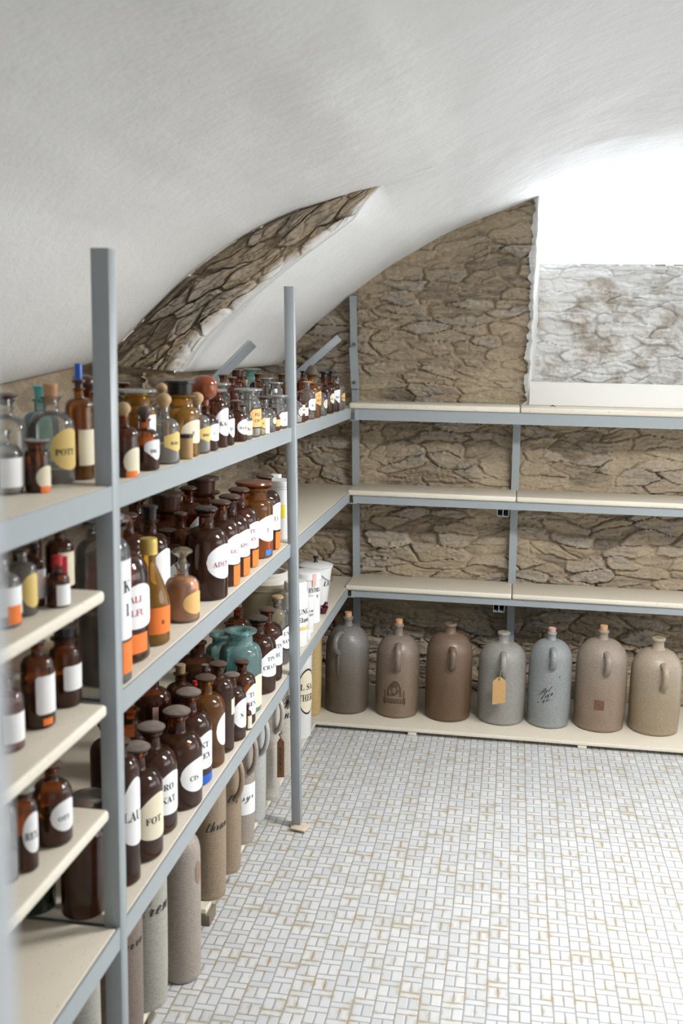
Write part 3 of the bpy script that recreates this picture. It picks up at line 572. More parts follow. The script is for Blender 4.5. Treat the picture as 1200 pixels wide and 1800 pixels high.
ITEMS = [
  ('u1',-0.712,1.824,1.348,0.0276,0.1383,dict(glass='amber', st='ball', sc='tan', liq=('black', 0.55), label=['oval', 'c', '', 0.05, 0.75, 56, 'k', -15], stk=['o', 0.0, 0.16, -35], lab='amber bottle with tan ball stopper and orange sticker, first right of the near post', grp='small medicine bottles on the upper shelf')),
  ('u3',-0.712,1.934,1.347,0.0285,0.1278,dict(glass='amber', st='ball', sc='dust', liq=('black', 0.6), label=['shield', 'w', 'DIG', 0.35, 1, 56, 'k', -15], lab='amber bottle with dusty ball stopper and white shield label on the upper shelf', grp='small medicine bottles on the upper shelf')),
  ('u5',-0.752,2.001,1.347,0.0372,0.1552,dict(glass='yellow', st='flat', liq=('dgreen', 0.4), wide=1, label=['rect', 'w', 'ETYR', 0.35, 1, 50, 'k', -15], lab='wide-mouthed yellow jar under a flat clear glass lid with white rectangular label', grp='small medicine bottles on the upper shelf')),
  ('u6',-0.716,2.062,1.346,0.0318,0.1464,dict(glass='clear', st='ball', sc='tan', liq=('grey', 0.45), label=['point', 'y', 'RAD', 0.35, 0.95, 56, 'k', -15], lab='clear bottle with tan ball stopper, strong yellow label and grey powder', grp='small medicine bottles on the upper shelf')),
  ('u7',-0.731,2.215,1.345,0.0424,0.1688,dict(glass='yellow', st='plug', sc='black', liq=('black', 0.3), wide=0.8, label=['oval', 'c', 'E', 0.35, 0.95, 56, 'k', -15], lab='large honey-yellow bottle with wide black stopper and cream oval label on the upper shelf', grp='small medicine bottles on the upper shelf')),
  ('u8',-0.698,2.155,1.346,0.0142,0.0534,dict(glass='kraft', st='lid', sc='black', liq=None, label=None, cyl=1, lab='tiny brown paper-wrapped jar with dark lid at the upper shelf edge', grp='small medicine bottles on the upper shelf')),
  ('u9',-0.716,2.290,1.345,0.0311,0.1395,dict(glass='clear', st='ball', sc='tan', liq=('grey', 0.5), label=['point', 'y', 'RHIZ', 0.4, 0.95, 56, 'k', -15], lab='clear bottle of grey powder with pointed yellow label beside the honey-yellow bottle', grp='small medicine bottles on the upper shelf')),
  ('u10',-0.718,2.356,1.344,0.0332,0.1784,dict(glass='red', st='dome', liq=('black', 0.35), label=['oval', 'w', 'T', 0.35, 0.95, 56, 'k', -15], lab='red-brown bottle crowned by a big amber glass dome on the upper shelf', grp='small medicine bottles on the upper shelf')),
  ('u11',-0.718,2.449,1.343,0.0309,0.1420,dict(glass='amber', st='flat', liq=('black', 0.6), wide=0.7, label=['oval', 'w', 'KAL', 0.3, 1.0, 60, 'k', -15], lab='amber bottle with large white oval label and clear flat lid, right of the glass dome', grp='small medicine bottles on the upper shelf')),
  ('u12',-0.712,2.507,1.343,0.0252,0.1093,dict(glass='amber', st='mush', liq=('black', 0.6), label=['shield', 'w', 'TI', 0.3, 1, 56, 'k', -15], lab='slim amber bottle with white label squeezed right of the large oval-labelled bottle', grp='small medicine bottles on the upper shelf')),
  ('u13',-0.713,2.624,1.342,0.0277,0.1085,dict(glass='red', st='mush', sc='dust', liq=('black', 0.5), label=['oval', 'w', 'NATR', 0.3, 0.95, 56, 'k', -15], lab='short reddish bottle with brown flared stopper and white round label on upper shelf', grp='small medicine bottles on the upper shelf')),
  ('u14',-0.711,2.680,1.342,0.0260,0.0941,dict(glass='clear', st='mush', liq=('dgreen', 0.3), label=['rect', 'c', 'KA', 0.25, 1, 56, 'k', -15], lab='small clear bottle with pale cream label left of the wide clear jar', grp='small medicine bottles on the upper shelf')),
  ('u15',-0.720,2.772,1.341,0.0358,0.1332,dict(glass='clear', st='flat', liq=('grey', 0.35), wide=1, label=['octo', 'p', 'FLI CIN', 0.3, 0.97, 56, 'k', -15], lab='wide clear jar with broad glass lid and orange octagonal label', grp='small medicine bottles on the upper shelf')),
  ('u16',-0.711,2.835,1.340,0.0249,0.0948,dict(glass='clear', st='mush', liq=('yellow', 0.4), label=['round', 'p', 'PI', 0.35, 1, 56, 'k', -15], lab='small clear bottle with black-rimmed orange round label right of the wide clear jar', grp='small medicine bottles on the upper shelf')),
  ('u17',-0.703,2.879,1.340,0.0181,0.0769,dict(glass='clear', st='mush', liq=('grey', 0.4), label=['rect', 'w', '', 0.05, 1, 56, 'k', -15], lab='slim clear bottle covered by a tall plain white label, upper shelf centre', grp='small medicine bottles on the upper shelf')),
  ('u18',-0.720,2.961,1.340,0.0354,0.1040,dict(glass='clear', st='mush', liq=('black', 0.55), label=['round', 'c', '', 0.5, 1, 56, 'k', -15], lab='clear bottle with brown contents and round cream label left of the middle post', grp='small medicine bottles on the upper shelf')),
  ('u19',-0.706,3.018,1.339,0.0214,0.0699,dict(glass='red', st='mush', liq=('red', 0.6), label=['rect', 'p', '', 0.4, 1, 56, 'k', -15], lab='small red bottle with peach label just left of the middle post', grp='small medicine bottles on the upper shelf')),
  ('u20',-0.715,3.111,1.338,0.0311,0.1035,dict(glass='clear', st='flat', wide=1, liq=('red', 0.3), label=['octo', 'w', 'N', 0.1, 0.9, 56, 'k', -15], lab='clear wide-mouthed jar of red powder half hidden by the middle post', grp='small medicine bottles on the upper shelf')),
  ('u21',-0.718,3.374,1.336,0.0275,0.1010,dict(glass='clear', st='mush', liq=('grey', 0.4), label=['round', 'w', 'TI AT', 0.4, 1, 56, 'k', -15], lab='clear bottle lettered TI AT on white, directly right of the middle post', grp='small medicine bottles on the upper shelf')),
  ('u22',-0.700,3.411,1.336,0.0116,0.0603,dict(glass='red', st='none', cyl=1, liq=None, label=['rect', 'c', 'TIN', 0.5, 1, 56, 'k', -15], lab='tiny cream-labelled vial at the shelf edge right of the middle post', grp='small medicine bottles on the upper shelf')),
  ('u23',-0.724,3.479,1.336,0.0327,0.1011,dict(glass='red', st='mush', liq=('red', 0.6), label=['rect', 'w', 'T D', 0.4, 1, 56, 'k', -15], lab='dark red bottle with white label right of the middle post on the upper shelf', grp='small medicine bottles on the upper shelf')),
  ('u24',-0.715,3.575,1.335,0.0296,0.1338,dict(glass='clear', st='mush', sc='tan', liq=('brown', 0.15), label=['octo', 'w', 'EG', 0.35, 0.9, 56, 'k', -15], lab='clear bottle with black-edged white octagon label on the upper shelf', grp='small medicine bottles on the upper shelf')),
  ('u25',-0.720,3.676,1.334,0.0365,0.1882,dict(glass='amberl', st='pear', liq=('black', 0.45), label=['point', 'p', 'T ACE', 0.45, 1.0, 56, 'k', -15], lab='tall bright amber bottle with dark pear-shaped stopper and orange label', grp='small medicine bottles on the upper shelf')),
  ('u26',-0.718,3.806,1.333,0.0335,0.1196,dict(glass='clear', st='mush', liq=('black', 0.4), label=['round', 'c', '6 G', 0.4, 1, 56, 'k', -15], lab='clear bottle with beige round label right of the pear-stoppered amber bottle', grp='small medicine bottles on the upper shelf')),
  ('u27',-0.724,3.954,1.332,0.0402,0.1636,dict(glass='amber', st='tall', sc='black', liq=('black', 0.5), label=['round', 'c', 'TINC', 0.45, 1.05, 56, 'k', -15], lab='dark amber bottle with black stopper and cream round label near the corner of upper shelf', grp='small medicine bottles on the upper shelf')),
  ('u28',-0.721,4.089,1.331,0.0371,0.1639,dict(glass='amber', st='tall', sc='black', liq=('black', 0.5), label=['shield', 'w', 'REX', 0.4, 1, 56, 'k', -15], lab='amber bottle with white shield label, second from the corner on the upper shelf', grp='small medicine bottles on the upper shelf')),
  ('u29',-0.720,4.217,1.330,0.0359,0.1412,dict(glass='clear', st='mush', liq=('black', 0.4), label=['round', 'p', 'RHEI', 0.4, 0.9, 56, 'k', -15], lab='last clear bottle in the corner of the upper shelf with orange round label', grp='small medicine bottles on the upper shelf')),
  ('u30',-0.828,3.000,1.339,0.0260,0.1588,dict(glass='amber', st='mush', sc='dust', liq=('black', 0.5), lab='amber bottle with broad dusty stopper rising behind the clear jars on upper shelf', grp='small medicine bottles on the upper shelf')),
  ('u31',-0.934,3.450,1.336,0.0300,0.1705,dict(glass='red', st='plug', liq=('black', 0.5), wide=0.8, lab='red-brown wide-necked bottle at the back of the upper shelf below the leaning strut', grp='small medicine bottles on the upper shelf')),
  ('u32',-0.959,3.750,1.334,0.0300,0.1700,dict(glass='teal', st='flat', liq=None, wide=1, lab='green glass jar with flat lid at the back of the upper shelf', grp='small medicine bottles on the upper shelf')),
  ('u33',-0.862,3.450,1.336,0.0280,0.1605,dict(glass='amber', st='mush', liq=('black', 0.5), lab='dark amber bottle in front of the green lidded jar, back row of the upper shelf', grp='small medicine bottles on the upper shelf')),
  ('u34',-0.899,3.150,1.338,0.0280,0.1613,dict(glass='amber', st='mush', liq=('black', 0.6), lab='dark bottle right beside the foot of the leaning strut, back row of the upper shelf', grp='small medicine bottles on the upper shelf')),
  ('u35',-0.848,3.750,1.334,0.0280,0.1536,dict(glass='amber', st='mush', liq=('black', 0.5), lab='brown stoppered bottle in back row just left of the middle post, upper shelf', grp='small medicine bottles on the upper shelf')),
  ('u36',-0.840,3.500,1.335,0.0220,0.1445,dict(glass='clear', st='flat', wide=1, liq=('grey', 0.4), lab='clear flat-lidded jar in the middle row left of the middle post', grp='small medicine bottles on the upper shelf')),
  ('u37',-0.787,3.400,1.336,0.0240,0.1327,dict(glass='clear', st='flat', wide=1, liq=('grey', 0.3), lab='clear wide jar in the second row left of the middle post, upper shelf', grp='small medicine bottles on the upper shelf')),
  ('u38',-0.825,3.250,1.337,0.0200,0.1356,dict(glass='clear', st='plug', sc='black', liq=('grey', 0.3), lab='clear bottle with small dark stopper in the second row above the wide clear jar', grp='small medicine bottles on the upper shelf')),
  ('u39',-0.732,3.155,1.338,0.0140,0.1193,dict(glass='clear', st='screw', sc='white', liq=('red', 0.5), lab='small vial with white cap in front of the middle-row clear jars', grp='small medicine bottles on the upper shelf')),
  ('u40',-0.865,3.300,1.337,0.0180,0.1408,dict(glass='clear', st='cork', liq=('brown', 0.4), lab='clear vial with pinkish cork between amber back-row stoppers on the upper shelf', grp='small medicine bottles on the upper shelf')),
  ('u41',-0.809,2.800,1.341,0.0300,0.1444,dict(glass='clear', st='flat', wide=1, liq=('black', 0.4), lab='clear lidded jar behind the large white oval-labelled amber bottle', grp='small medicine bottles on the upper shelf')),
  ('u42',-0.896,2.300,1.345,0.0300,0.1583,dict(glass='amber', st='mush', liq=('black', 0.5), lab='dark stoppered bottle in the back row against the stone, just right of the near post', grp='small medicine bottles on the upper shelf')),
  ('u43',-0.813,2.150,1.346,0.0450,0.1358,dict(glass='amber', st='plug', sc='dust', wide=1, liq=('black', 0.5), lab='wide dusty-lidded amber jar behind the ball-stoppered bottles', grp='small medicine bottles on the upper shelf')),
  ('u44',-0.788,2.256,1.345,0.0260,0.1598,dict(glass='clear', st='ball', sc='tan', liq=('brown', 0.5), lab='clear stoppered bottle in the back row left of the honey-yellow bottle', grp='small medicine bottles on the upper shelf')),
  ('u45',-0.776,3.797,1.333,0.0240,0.1653,dict(glass='amber', st='tall', sc='black', liq=('black', 0.6), lab='dark-stoppered bottle in back row immediately right of the middle post on upper shelf', grp='small medicine bottles on the upper shelf')),
  ('u46',-0.736,3.735,1.334,0.0220,0.1346,dict(glass='amberl', st='mush', sc='tan', liq=('brown', 0.6), lab='amber bottle with tan disc stopper between the middle post and the pear-stoppered bottle', grp='small medicine bottles on the upper shelf')),
  ('u47',-0.740,4.147,1.331,0.0220,0.1660,dict(glass='amber', st='tall', sc='black', liq=('black', 0.6), lab='black-stoppered bottle in the back row near the corner of the upper shelf', grp='small medicine bottles on the upper shelf')),
  ('n1',-0.810,1.548,1.350,0.0306,0.1022,dict(glass='clear', st='none', liq=('grey', 0.5), label=['rect', 'w', '', 0.2, 1, 56, 'k', -15], lab='clear bottle with pale label at the far left edge of the upper shelf', grp='medicine bottles on the upper shelf before the near post')),
  ('n2',-0.767,1.580,1.350,0.0206,0.0874,dict(glass='amber', st='flat', wide=0.9, liq=('black', 0.55), label=['oval', 'c', '', 0.1, 0.75, 56, 'k', -15], stk=['o', 0.0, 0.18, -25], lab='small amber jar with round whitish label and orange sticker at left end of upper shelf', grp='medicine bottles on the upper shelf before the near post')),
  ('n3',-0.797,1.701,1.349,0.0391,0.1732,dict(glass='clear', st='cork', sc='tan', liq=('brown', 0.2), label=['oval', 'y', 'POTT', 0.25, 1.0, 56, 'k', -15], lab='large round-shouldered clear bottle with cork and yellow oval label, left of the near post', grp='medicine bottles on the upper shelf before the near post')),
  ('n4',-0.771,1.761,1.349,0.0246,0.1793,dict(glass='amberl', st='tall', sc='dbrown', liq=('black', 0.25), label=['rect', 'c', '', 0.2, 0.7, 56, 'k', -15], wand=1, lab='amber bottle with a blue stick in its dark stopper, touching the near post', grp='medicine bottles on the upper shelf before the near post')),
  ('n5',-0.856,1.646,1.349,0.0400,0.1586,dict(glass='clear', st='mush', liq=('grey', 0.5), lab='clear stoppered bottle in back row at the left end of upper shelf', grp='medicine bottles on the upper shelf before the near post')),
  ('n6',-0.936,1.950,1.347,0.0350,0.1596,dict(glass='teal', st='plug', sc='teal', liq=None, lab='small green-capped bottle behind the corked clear bottle', grp='medicine bottles on the upper shelf before the near post')),
  ('n7',-0.850,1.980,1.347,0.0350,0.1813,dict(glass='amber', st='ball', sc='dbrown', liq=('black', 0.5), lab='brown ball-stoppered bottle in the back row behind the near post', grp='medicine bottles on the upper shelf before the near post')),
  ('a1',-0.742,1.401,1.172,0.0273,0.1006,dict(glass='clear', st='none', liq=('grey', 0.4), label=['rect', 'w', '', 0.3, 1, 56, 'r', -15], stk=['o', 0.1, 0.55, -20], lab='clear bottle with white label and tall orange sticker at left of the top short board', grp='bottles on the top short board')),
  ('a2',-0.743,1.468,1.172,0.0219,0.1048,dict(glass='clear', st='mush', liq=('brown', 0.3), label=['oval', 'y', '', 0.2, 1, 56, 'k', -15], lab='clear bottle with yellow oval label on the top short board', grp='bottles on the top short board')),
  ('a3',-0.749,1.525,1.172,0.0151,0.1028,dict(glass='dark', st='ball', sc='black', liq=None, label=['rect', 'w', '', 0.2, 0.9, 56, 'k', -15], lab='dark bottle with black ball top and white label on the top short board', grp='bottles on the top short board')),
  ('a4',-0.713,1.529,1.172,0.0188,0.0831,dict(glass='amber', st='screw', sc='redc', liq=('black', 0.7), label=['rect', 'w', '', 0.08, 0.9, 56, 'k', -15], lab='short brown bottle with red cap at the front of the top short board', grp='bottles on the top short board')),
  ('a5',-0.761,1.642,1.172,0.0240,0.1229,dict(glass='dark', st='screw', sc='redc', liq=None, label=['rect', 'c', '', 0.1, 0.95, 56, 'k', -15], redsq=1, lab='taller dark bottle with red cap and red square on its cream label', grp='bottles on the top short board')),
  ('a6',-0.800,1.600,1.172,0.0240,0.1450,dict(glass='dark', st='screw', sc='redc', liq=None, lab='dark red-capped bottle in the back row at left of the top short board', grp='bottles on the top short board')),
  ('b1',-0.757,1.429,0.965,0.0261,0.1210,dict(glass='rose', st='mush', liq=('rose', 0.5), label=['rect', 'w', '', 0.2, 0.8, 56, 'r', -15], lab='pinkish bottle with white label at left edge of the middle short board', grp='bottles on the middle short board')),
  ('b2',-0.755,1.533,0.965,0.0274,0.1461,dict(glass='amber', st='mush', liq=('black', 0.5), label=['oct', 'w', '', 0.25, 0.9, 56, 'r', -15], stk=['o', 0.06, 0.18, -30], lab='amber bottle with white label and small orange dot on the middle short board', grp='bottles on the middle short board')),
  ('b3',-0.754,1.637,0.965,0.0277,0.1418,dict(glass='amber', st='plug', sc='black', wide=0.8, liq=('black', 0.4), label=['oct', 'w', '', 0.35, 0.85, 56, 'r', -15], lab='amber black-stoppered bottle with white label, rightmost in front on the middle short board', grp='bottles on the middle short board')),
  ('c1',-0.732,1.425,0.768,0.0204,0.1339,dict(glass='amber', st='flat', wide=0.6, liq=('black', 0.35), label=['oval', 'w', 'REX', 0.3, 0.95, 56, 'k', -15], lab='amber bottle with white oval label nearest the left edge of the lower short board', grp='bottles on the lower short board')),
  ('c2',-0.730,1.521,0.768,0.0323,0.1380,dict(glass='amber', st='mush', liq=('black', 0.45), label=['oval', 'w', 'OTT', 0.3, 0.95, 56, 'k', -15], lab='amber bottle with white oval label standing alone in the middle of the lower short board', grp='bottles on the lower short board')),
  ('c3',-0.745,1.384,0.768,0.0202,0.1369,dict(glass='clear', st='none', liq=('grey', 0.3), lab='blurred clear bottle at the outer left end of lower short board', grp='bottles on the lower short board')),
  ('c4',-0.837,1.920,0.519,0.0340,0.1413,dict(glass='clear', st='flat', wide=1, liq=('grey', 0.3), lab='clear lidded jar glimpsed left of the near post behind the lower short board', grp='vessels on the bottom shelf before the near post')),
  ('d1',-0.769,1.724,0.518,0.0419,0.2198,dict(glass='amber', st='mush', liq=('black', 0.7), lab='amber bottle with dark contents on the bottom shelf left of the near post', grp='vessels on the bottom shelf before the near post')),
  ('d2',-0.868,1.719,0.518,0.0414,0.1224,dict(glass='greend', st='mush', liq=('dgreen', 0.5), lab='dark green bottle on the bottom shelf under the lower short board', grp='vessels on the bottom shelf before the near post')),
  ('m1',-0.734,1.768,0.967,0.0493,0.3158,dict(glass='clear', st='flat', wide=0.5, liq=('brown', 0.45), label=['rect', 'w', 'K I', 0.35, 0.97, 40, 'k', 5], stk=['o', 0.08, 0.33, 0], lab='big clear bottle with white label over orange sticker behind the near post on second shelf', grp='brown medicine bottles on the second shelf')),
  ('m2',-0.778,1.910,0.967,0.0759,0.2925,dict(glass='red', st='mush', sc='dbrown', liq=('dred', 0.35), label=['drop', 'w', 'CALI SULFU', 0.42, 0.97, 46, 'r', -20], stk=['o', 0.12, 0.36, -42], flame=1, lab='large brown bottle with red lettering over a big orange flame sticker on second shelf', grp='brown medicine bottles on the second shelf')),
  ('m3',-0.740,2.025,0.967,0.0432,0.2241,dict(glass='yellow', st='screw', sc='gold', cone=1, liq=('brown', 0.35), label=['rect', 'o', 'R', 0.3, 0.97, 62, 'k', -15], lab='sloping-shouldered yellow bottle with gold cap and orange label', grp='brown medicine bottles on the second shelf')),
  ('m4',-0.728,2.211,0.967,0.0394,0.1696,dict(glass='clear', st='ballg', sc='glassball', liq=('amberliq', 0.85), label=['oval', 'p', '', 0.25, 0.95, 56, 'k', -15], lab='small clear bottle of amber liquid with round glass stopper and peach oval label', grp='brown medicine bottles on the second shelf')),
  ('m5',-0.738,2.432,0.967,0.0538,0.2299,dict(glass='dark', st='mush', sc='black', liq=('black', 0.9), label=['oval', 'w', 'ADEP', 0.38, 1.0, 58, 'm', -15], lab='dark brown bottle with white oval label at front of second shelf, beside the glass-stoppered bottle', grp='brown medicine bottles on the second shelf')),
  ('m6',-0.743,2.576,0.967,0.0515,0.2243,dict(glass='amber', st='mush', sc='dbrown', liq=('black', 0.6), label=['drop', 'w', 'LIQ', 0.42, 1.0, 58, 'm', -15], stk=['o', 0.02, 0.4, -5], lab='brown bottle lettered LIQ with orange strip, next after the dark oval-labelled bottle', grp='brown medicine bottles on the second shelf')),
  ('m7',-0.750,2.693,0.967,0.0551,0.2226,dict(glass='dark', st='mush', sc='dbrown', liq=('black', 0.6), label=['drop', 'w', 'APO', 0.42, 1.0, 58, 'm', -15], stk=['o', 0.02, 0.4, -5], lab='dark brown bottle lettered APO with orange strip on the second shelf', grp='brown medicine bottles on the second shelf')),
  ('m8',-0.755,2.809,0.967,0.0557,0.2255,dict(glass='amber', st='mush', sc='dbrown', liq=('brown', 0.4), label=['drop', 'w', 'TIC AN', 0.42, 1.0, 58, 'm', -15], stk=['o', 0.02, 0.38, -5], lab='mid-brown bottle with white label and orange strip left of the wide-mouthed amber bottle', grp='brown medicine bottles on the second shelf')),
  ('m9',-0.747,2.948,0.967,0.0573,0.2293,dict(glass='amberl', st='widem', sc='redbrown', wide=0.9, liq=('amberliq', 0.3), label=['oval', 'w', 'T', 0.35, 0.9, 58, 'm', -15], stk=['b', 0.06, 0.18, -25], lab='bright amber wide-mouthed bottle with broad stopper and small blue sticker', grp='brown medicine bottles on the second shelf')),
  ('m10',-0.745,3.072,0.967,0.0501,0.2314,dict(glass='dark', st='mush', sc='dbrown', liq=('black', 0.6), label=['drop', 'w', 'LI', 0.42, 1.0, 58, 'm', -15], stk=['o', 0.02, 0.38, -5], lab='dark bottle with white label squeezed between the wide-mouthed amber bottle and the white bucket', grp='brown medicine bottles on the second shelf')),
  ('m12',-0.854,2.200,0.967,0.0460,0.2445,dict(glass='amber', st='mush', sc='dbrown', liq=('brown', 0.5), label=['drop', 'w', '', 0.4, 1.0, 56, 'k', -15], lab='brown bottle in the second row directly behind the big flame-stickered bottle', grp='brown medicine bottles on the second shelf')),
  ('m13',-0.836,2.300,0.967,0.0460,0.2471,dict(glass='dark', st='plug', sc='black', liq=('black', 0.6), label=['drop', 'w', '', 0.4, 1.0, 56, 'k', -15], lab='brown bottle with tall black stopper and white label behind the gold cap', grp='brown medicine bottles on the second shelf')),
  ('m14',-0.833,2.416,0.967,0.0400,0.1728,dict(glass='amber', st='mush', sc='dbrown', liq=('black', 0.6), label=['oval', 'w', '', 0.35, 0.9, 56, 'k', -15], lab='amber bottle in the second row behind the round glass stopper', grp='brown medicine bottles on the second shelf')),
  ('m15',-0.886,2.750,0.967,0.0450,0.2315,dict(glass='amber', st='mush', sc='dbrown', liq=('black', 0.3), label=['drop', 'w', '', 0.4, 1.0, 56, 'k', -15], lab='tall brown bottle in back row with flared stopper, in front of the stone wall', grp='brown medicine bottles on the second shelf')),
  ('m16',-0.888,2.880,0.967,0.0580,0.2426,dict(glass='dark', st='plug', sc='dbrown', wide=0.9, liq=('black', 0.6), lab='large dark wide-necked bottle at the back of second shelf', grp='brown medicine bottles on the second shelf')),
  ('m17',-0.906,2.620,0.967,0.0550,0.2310,dict(glass='dark', st='plug', sc='dbrown', wide=0.9, liq=('black', 0.7), lab='large dark bottle in back row left of the tall flared-stopper bottle, second shelf', grp='brown medicine bottles on the second shelf')),
  ('m18',-0.843,2.550,0.967,0.0380,0.1923,dict(glass='amber', st='widem', sc='dbrown', liq=('black', 0.6), lab='brown stoppered bottle between the tall black stopper and the dark oval-labelled bottle', grp='brown medicine bottles on the second shelf')),
  ('m19',-0.928,2.450,0.967,0.0500,0.2509,dict(glass='dark', st='mush', sc='black', liq=('black', 0.7), lab='dark bottle in the back row near the near post, second shelf', grp='brown medicine bottles on the second shelf')),
  ('p1',-0.739,1.848,0.519,0.0365,0.2990,dict(glass='dark', st='mush', sc='dbrown', liq=('black', 0.85), label=['drop', 'w', 'LAU', 0.35, 0.95, 56, 'k', -15], lab='dark bottle with white label touching the near post on bottom shelf', grp='dark medicine bottles on the bottom shelf')),
  ('p2',-0.749,1.958,0.520,0.0553,0.2438,dict(glass='amber', st='mush', sc='dust', liq=('black', 0.8), label=['drop', 'c', 'FOT', 0.3, 0.97, 56, 'k', -15], lab='amber bottle with cream label and dusty grey stopper near the near post, bottom shelf', grp='dark medicine bottles on the bottom shelf')),
  ('p3',-0.758,2.076,0.521,0.0564,0.2420,dict(glass='dark', st='mush', sc='dust', liq=('black', 0.85), label=['drop', 'w', 'RO KAT', 0.3, 0.97, 56, 'k', -15], lab='blackish bottle with dusty stopper and two-line white label left of the CIS bottle', grp='dark medicine bottles on the bottom shelf')),
  ('p4',-0.743,2.208,0.522,0.0589,0.2315,dict(glass='amber', st='mush', sc='dust', liq=('black', 0.82), label=['oval', 'w', 'CIS', 0.3, 0.9, 50, 'k', -15], lab='large bottle with round white label lettered CIS at front of the bottom shelf', grp='dark medicine bottles on the bottom shelf')),
  ('p5',-0.753,2.330,0.523,0.0560,0.2338,dict(glass='red', st='mush', sc='dust', liq=('black', 0.7), label=['drop', 'w', 'KT REX', 0.3, 0.97, 56, 'k', -15], band='blueb', lab='reddish bottle with a bright blue base band on bottom shelf', grp='dark medicine bottles on the bottom shelf')),
  ('p6',-0.743,2.438,0.524,0.0490,0.2346,dict(glass='amberl', st='mush', sc='dbrown', liq=('black', 0.5), label=['oval', 'w', '', 0.35, 0.9, 40, 'k', 0], lab='honey-amber bottle with black contents right of the blue-banded bottle', grp='dark medicine bottles on the bottom shelf')),
  ('p7',-0.736,2.531,0.524,0.0422,0.2419,dict(glass='olive', st='mush', sc='dbrown', liq=('black', 0.6), label=['rect', 'c', '', 0.6, 0.85, 25, 'k', 5], lab='olive-brown bottle with small cream label behind the honey-amber bottle', grp='dark medicine bottles on the bottom shelf')),
  ('p8',-0.723,2.616,0.525,0.0393,0.1840,dict(glass='amber', st='mush', sc='dust', liq=('black', 0.5), label=['oval', 'w', 'N', 0.3, 1, 56, 'k', -15], lab='small amber bottle with white oval label left of the tiny vial', grp='dark medicine bottles on the bottom shelf')),
  ('p9',-0.725,2.732,0.526,0.0390,0.1844,dict(glass='amber', st='mush', sc='dbrown', liq=('black', 0.5), label=['drop', 'w', 'TI BEN', 0.25, 1.0, 56, 'k', -15], lab='short amber bottle lettered BEN in front of the turquoise bottle', grp='dark medicine bottles on the bottom shelf')),
  ('p10',-0.696,2.682,0.526,0.0121,0.0728,dict(glass='dark', st='screw', sc='dred', liq=None, label=['rect', 'c', '', 0.1, 0.9, 56, 'k', -15], lab='tiny vial with white label standing at the bottom shelf edge', grp='dark medicine bottles on the bottom shelf')),
  ('p11',-0.757,2.834,0.527,0.0626,0.2414,dict(glass='teal', st='lip', wide=0.6, liq=None, label=['drop', 'c', '', 0.1, 0.7, 56, 'k', -15], lab='large turquoise glass bottle with cream label on bottom shelf', grp='dark medicine bottles on the bottom shelf')),
  ('p13',-0.747,3.006,0.528,0.0562,0.2367,dict(glass='dark', st='mush', sc='black', liq=('black', 0.9), label=['drop', 'w', 'TIN CRATA', 0.38, 0.98, 56, 'k', -15], lab='black bottle with white label lettered CRATA right of the turquoise bottle', grp='dark medicine bottles on the bottom shelf')),
  ('p14',-0.745,3.118,0.529,0.0499,0.2346,dict(glass='amber', st='mush', sc='dbrown', liq=('black', 0.5), label=['drop', 'w', 'TIN BU', 0.35, 0.98, 56, 'k', -15], lab='brown bottle with two-line white label behind the black CRATA bottle', grp='dark medicine bottles on the bottom shelf')),
  ('p15',-0.749,3.284,0.531,0.0419,0.2339,dict(glass='clear', st='widem', sc='tan', liq=('dbrownl', 0.5), label=['round', 'w', 'UN SAN', 0.3, 0.85, 56, 'k', -15], lab='pale clear bottle with white round label touching the middle post on bottom shelf', grp='dark medicine bottles on the bottom shelf')),
  ('p12',-0.868,3.020,0.529,0.0500,0.1667,dict(glass='teal', st='lip', wide=0.6, liq=None, lab='smaller turquoise bottle behind and left of the large turquoise bottle', grp='dark medicine bottles on the bottom shelf')),
  ('p16',-0.878,2.799,0.527,0.0620,0.2077,dict(glass='dark', st='none', liq=('black', 0.8), lab='round-shouldered black bottle left of the turquoise bottles under the second shelf', grp='dark medicine bottles on the bottom shelf')),
  ('p17',-0.889,3.300,0.531,0.0450,0.1743,dict(glass='amber', st='none', liq=('black', 0.5), label=['drop', 'w', 'VIS', 0.4, 1, 56, 'k', -15], lab='brown bottle in the back row left of the grey enamel pot', grp='dark medicine bottles on the bottom shelf')),
  ('p18',-0.867,3.120,0.529,0.0450,0.1777,dict(glass='amber', st='none', liq=('black', 0.5), lab='brown bottle in the second row between the turquoise bottles and the enamel pot', grp='dark medicine bottles on the bottom shelf')),
  ('p19',-0.829,2.620,0.525,0.0160,0.1523,dict(glass='dark', st='screw', sc='redc', liq=None, lab='slim dark bottle with small red cap on bottom shelf', grp='dark medicine bottles on the bottom shelf')),
  ('p20',-0.830,2.500,0.524,0.0420,0.2379,dict(glass='dark', st='cork', sc='corkd', liq=('black', 0.8), lab='dark bottle with broad tan cork in the second row of the bottom shelf', grp='dark medicine bottles on the bottom shelf')),
  ('p21',-0.854,2.354,0.523,0.0460,0.2532,dict(glass='red', st='none', liq=('black', 0.8), tape=1, lab='dark red bottle with a vertical pinkish paper strip on bottom shelf', grp='dark medicine bottles on the bottom shelf')),
  ('p22',-0.853,2.198,0.522,0.0500,0.2235,dict(glass='amber', st='none', liq=('black', 0.7), lab='round-shouldered brown bottle behind the dusty stoppers at left of the bottom shelf', grp='dark medicine bottles on the bottom shelf')),
  ('p23',-0.831,2.010,0.520,0.0400,0.2650,dict(glass='dark', st='mush', sc='dust', liq=('black', 0.8), lab='dark bottle with dusty stopper hidden beside the near post, bottom shelf second row', grp='dark medicine bottles on the bottom shelf')),
  ('p24',-0.812,2.660,0.525,0.0240,0.1879,dict(glass='dark', st='plug', sc='dust', liq=('black', 0.8), lab='dark bottle with small ringed stopper behind the honey-amber bottle', grp='dark medicine bottles on the bottom shelf')),
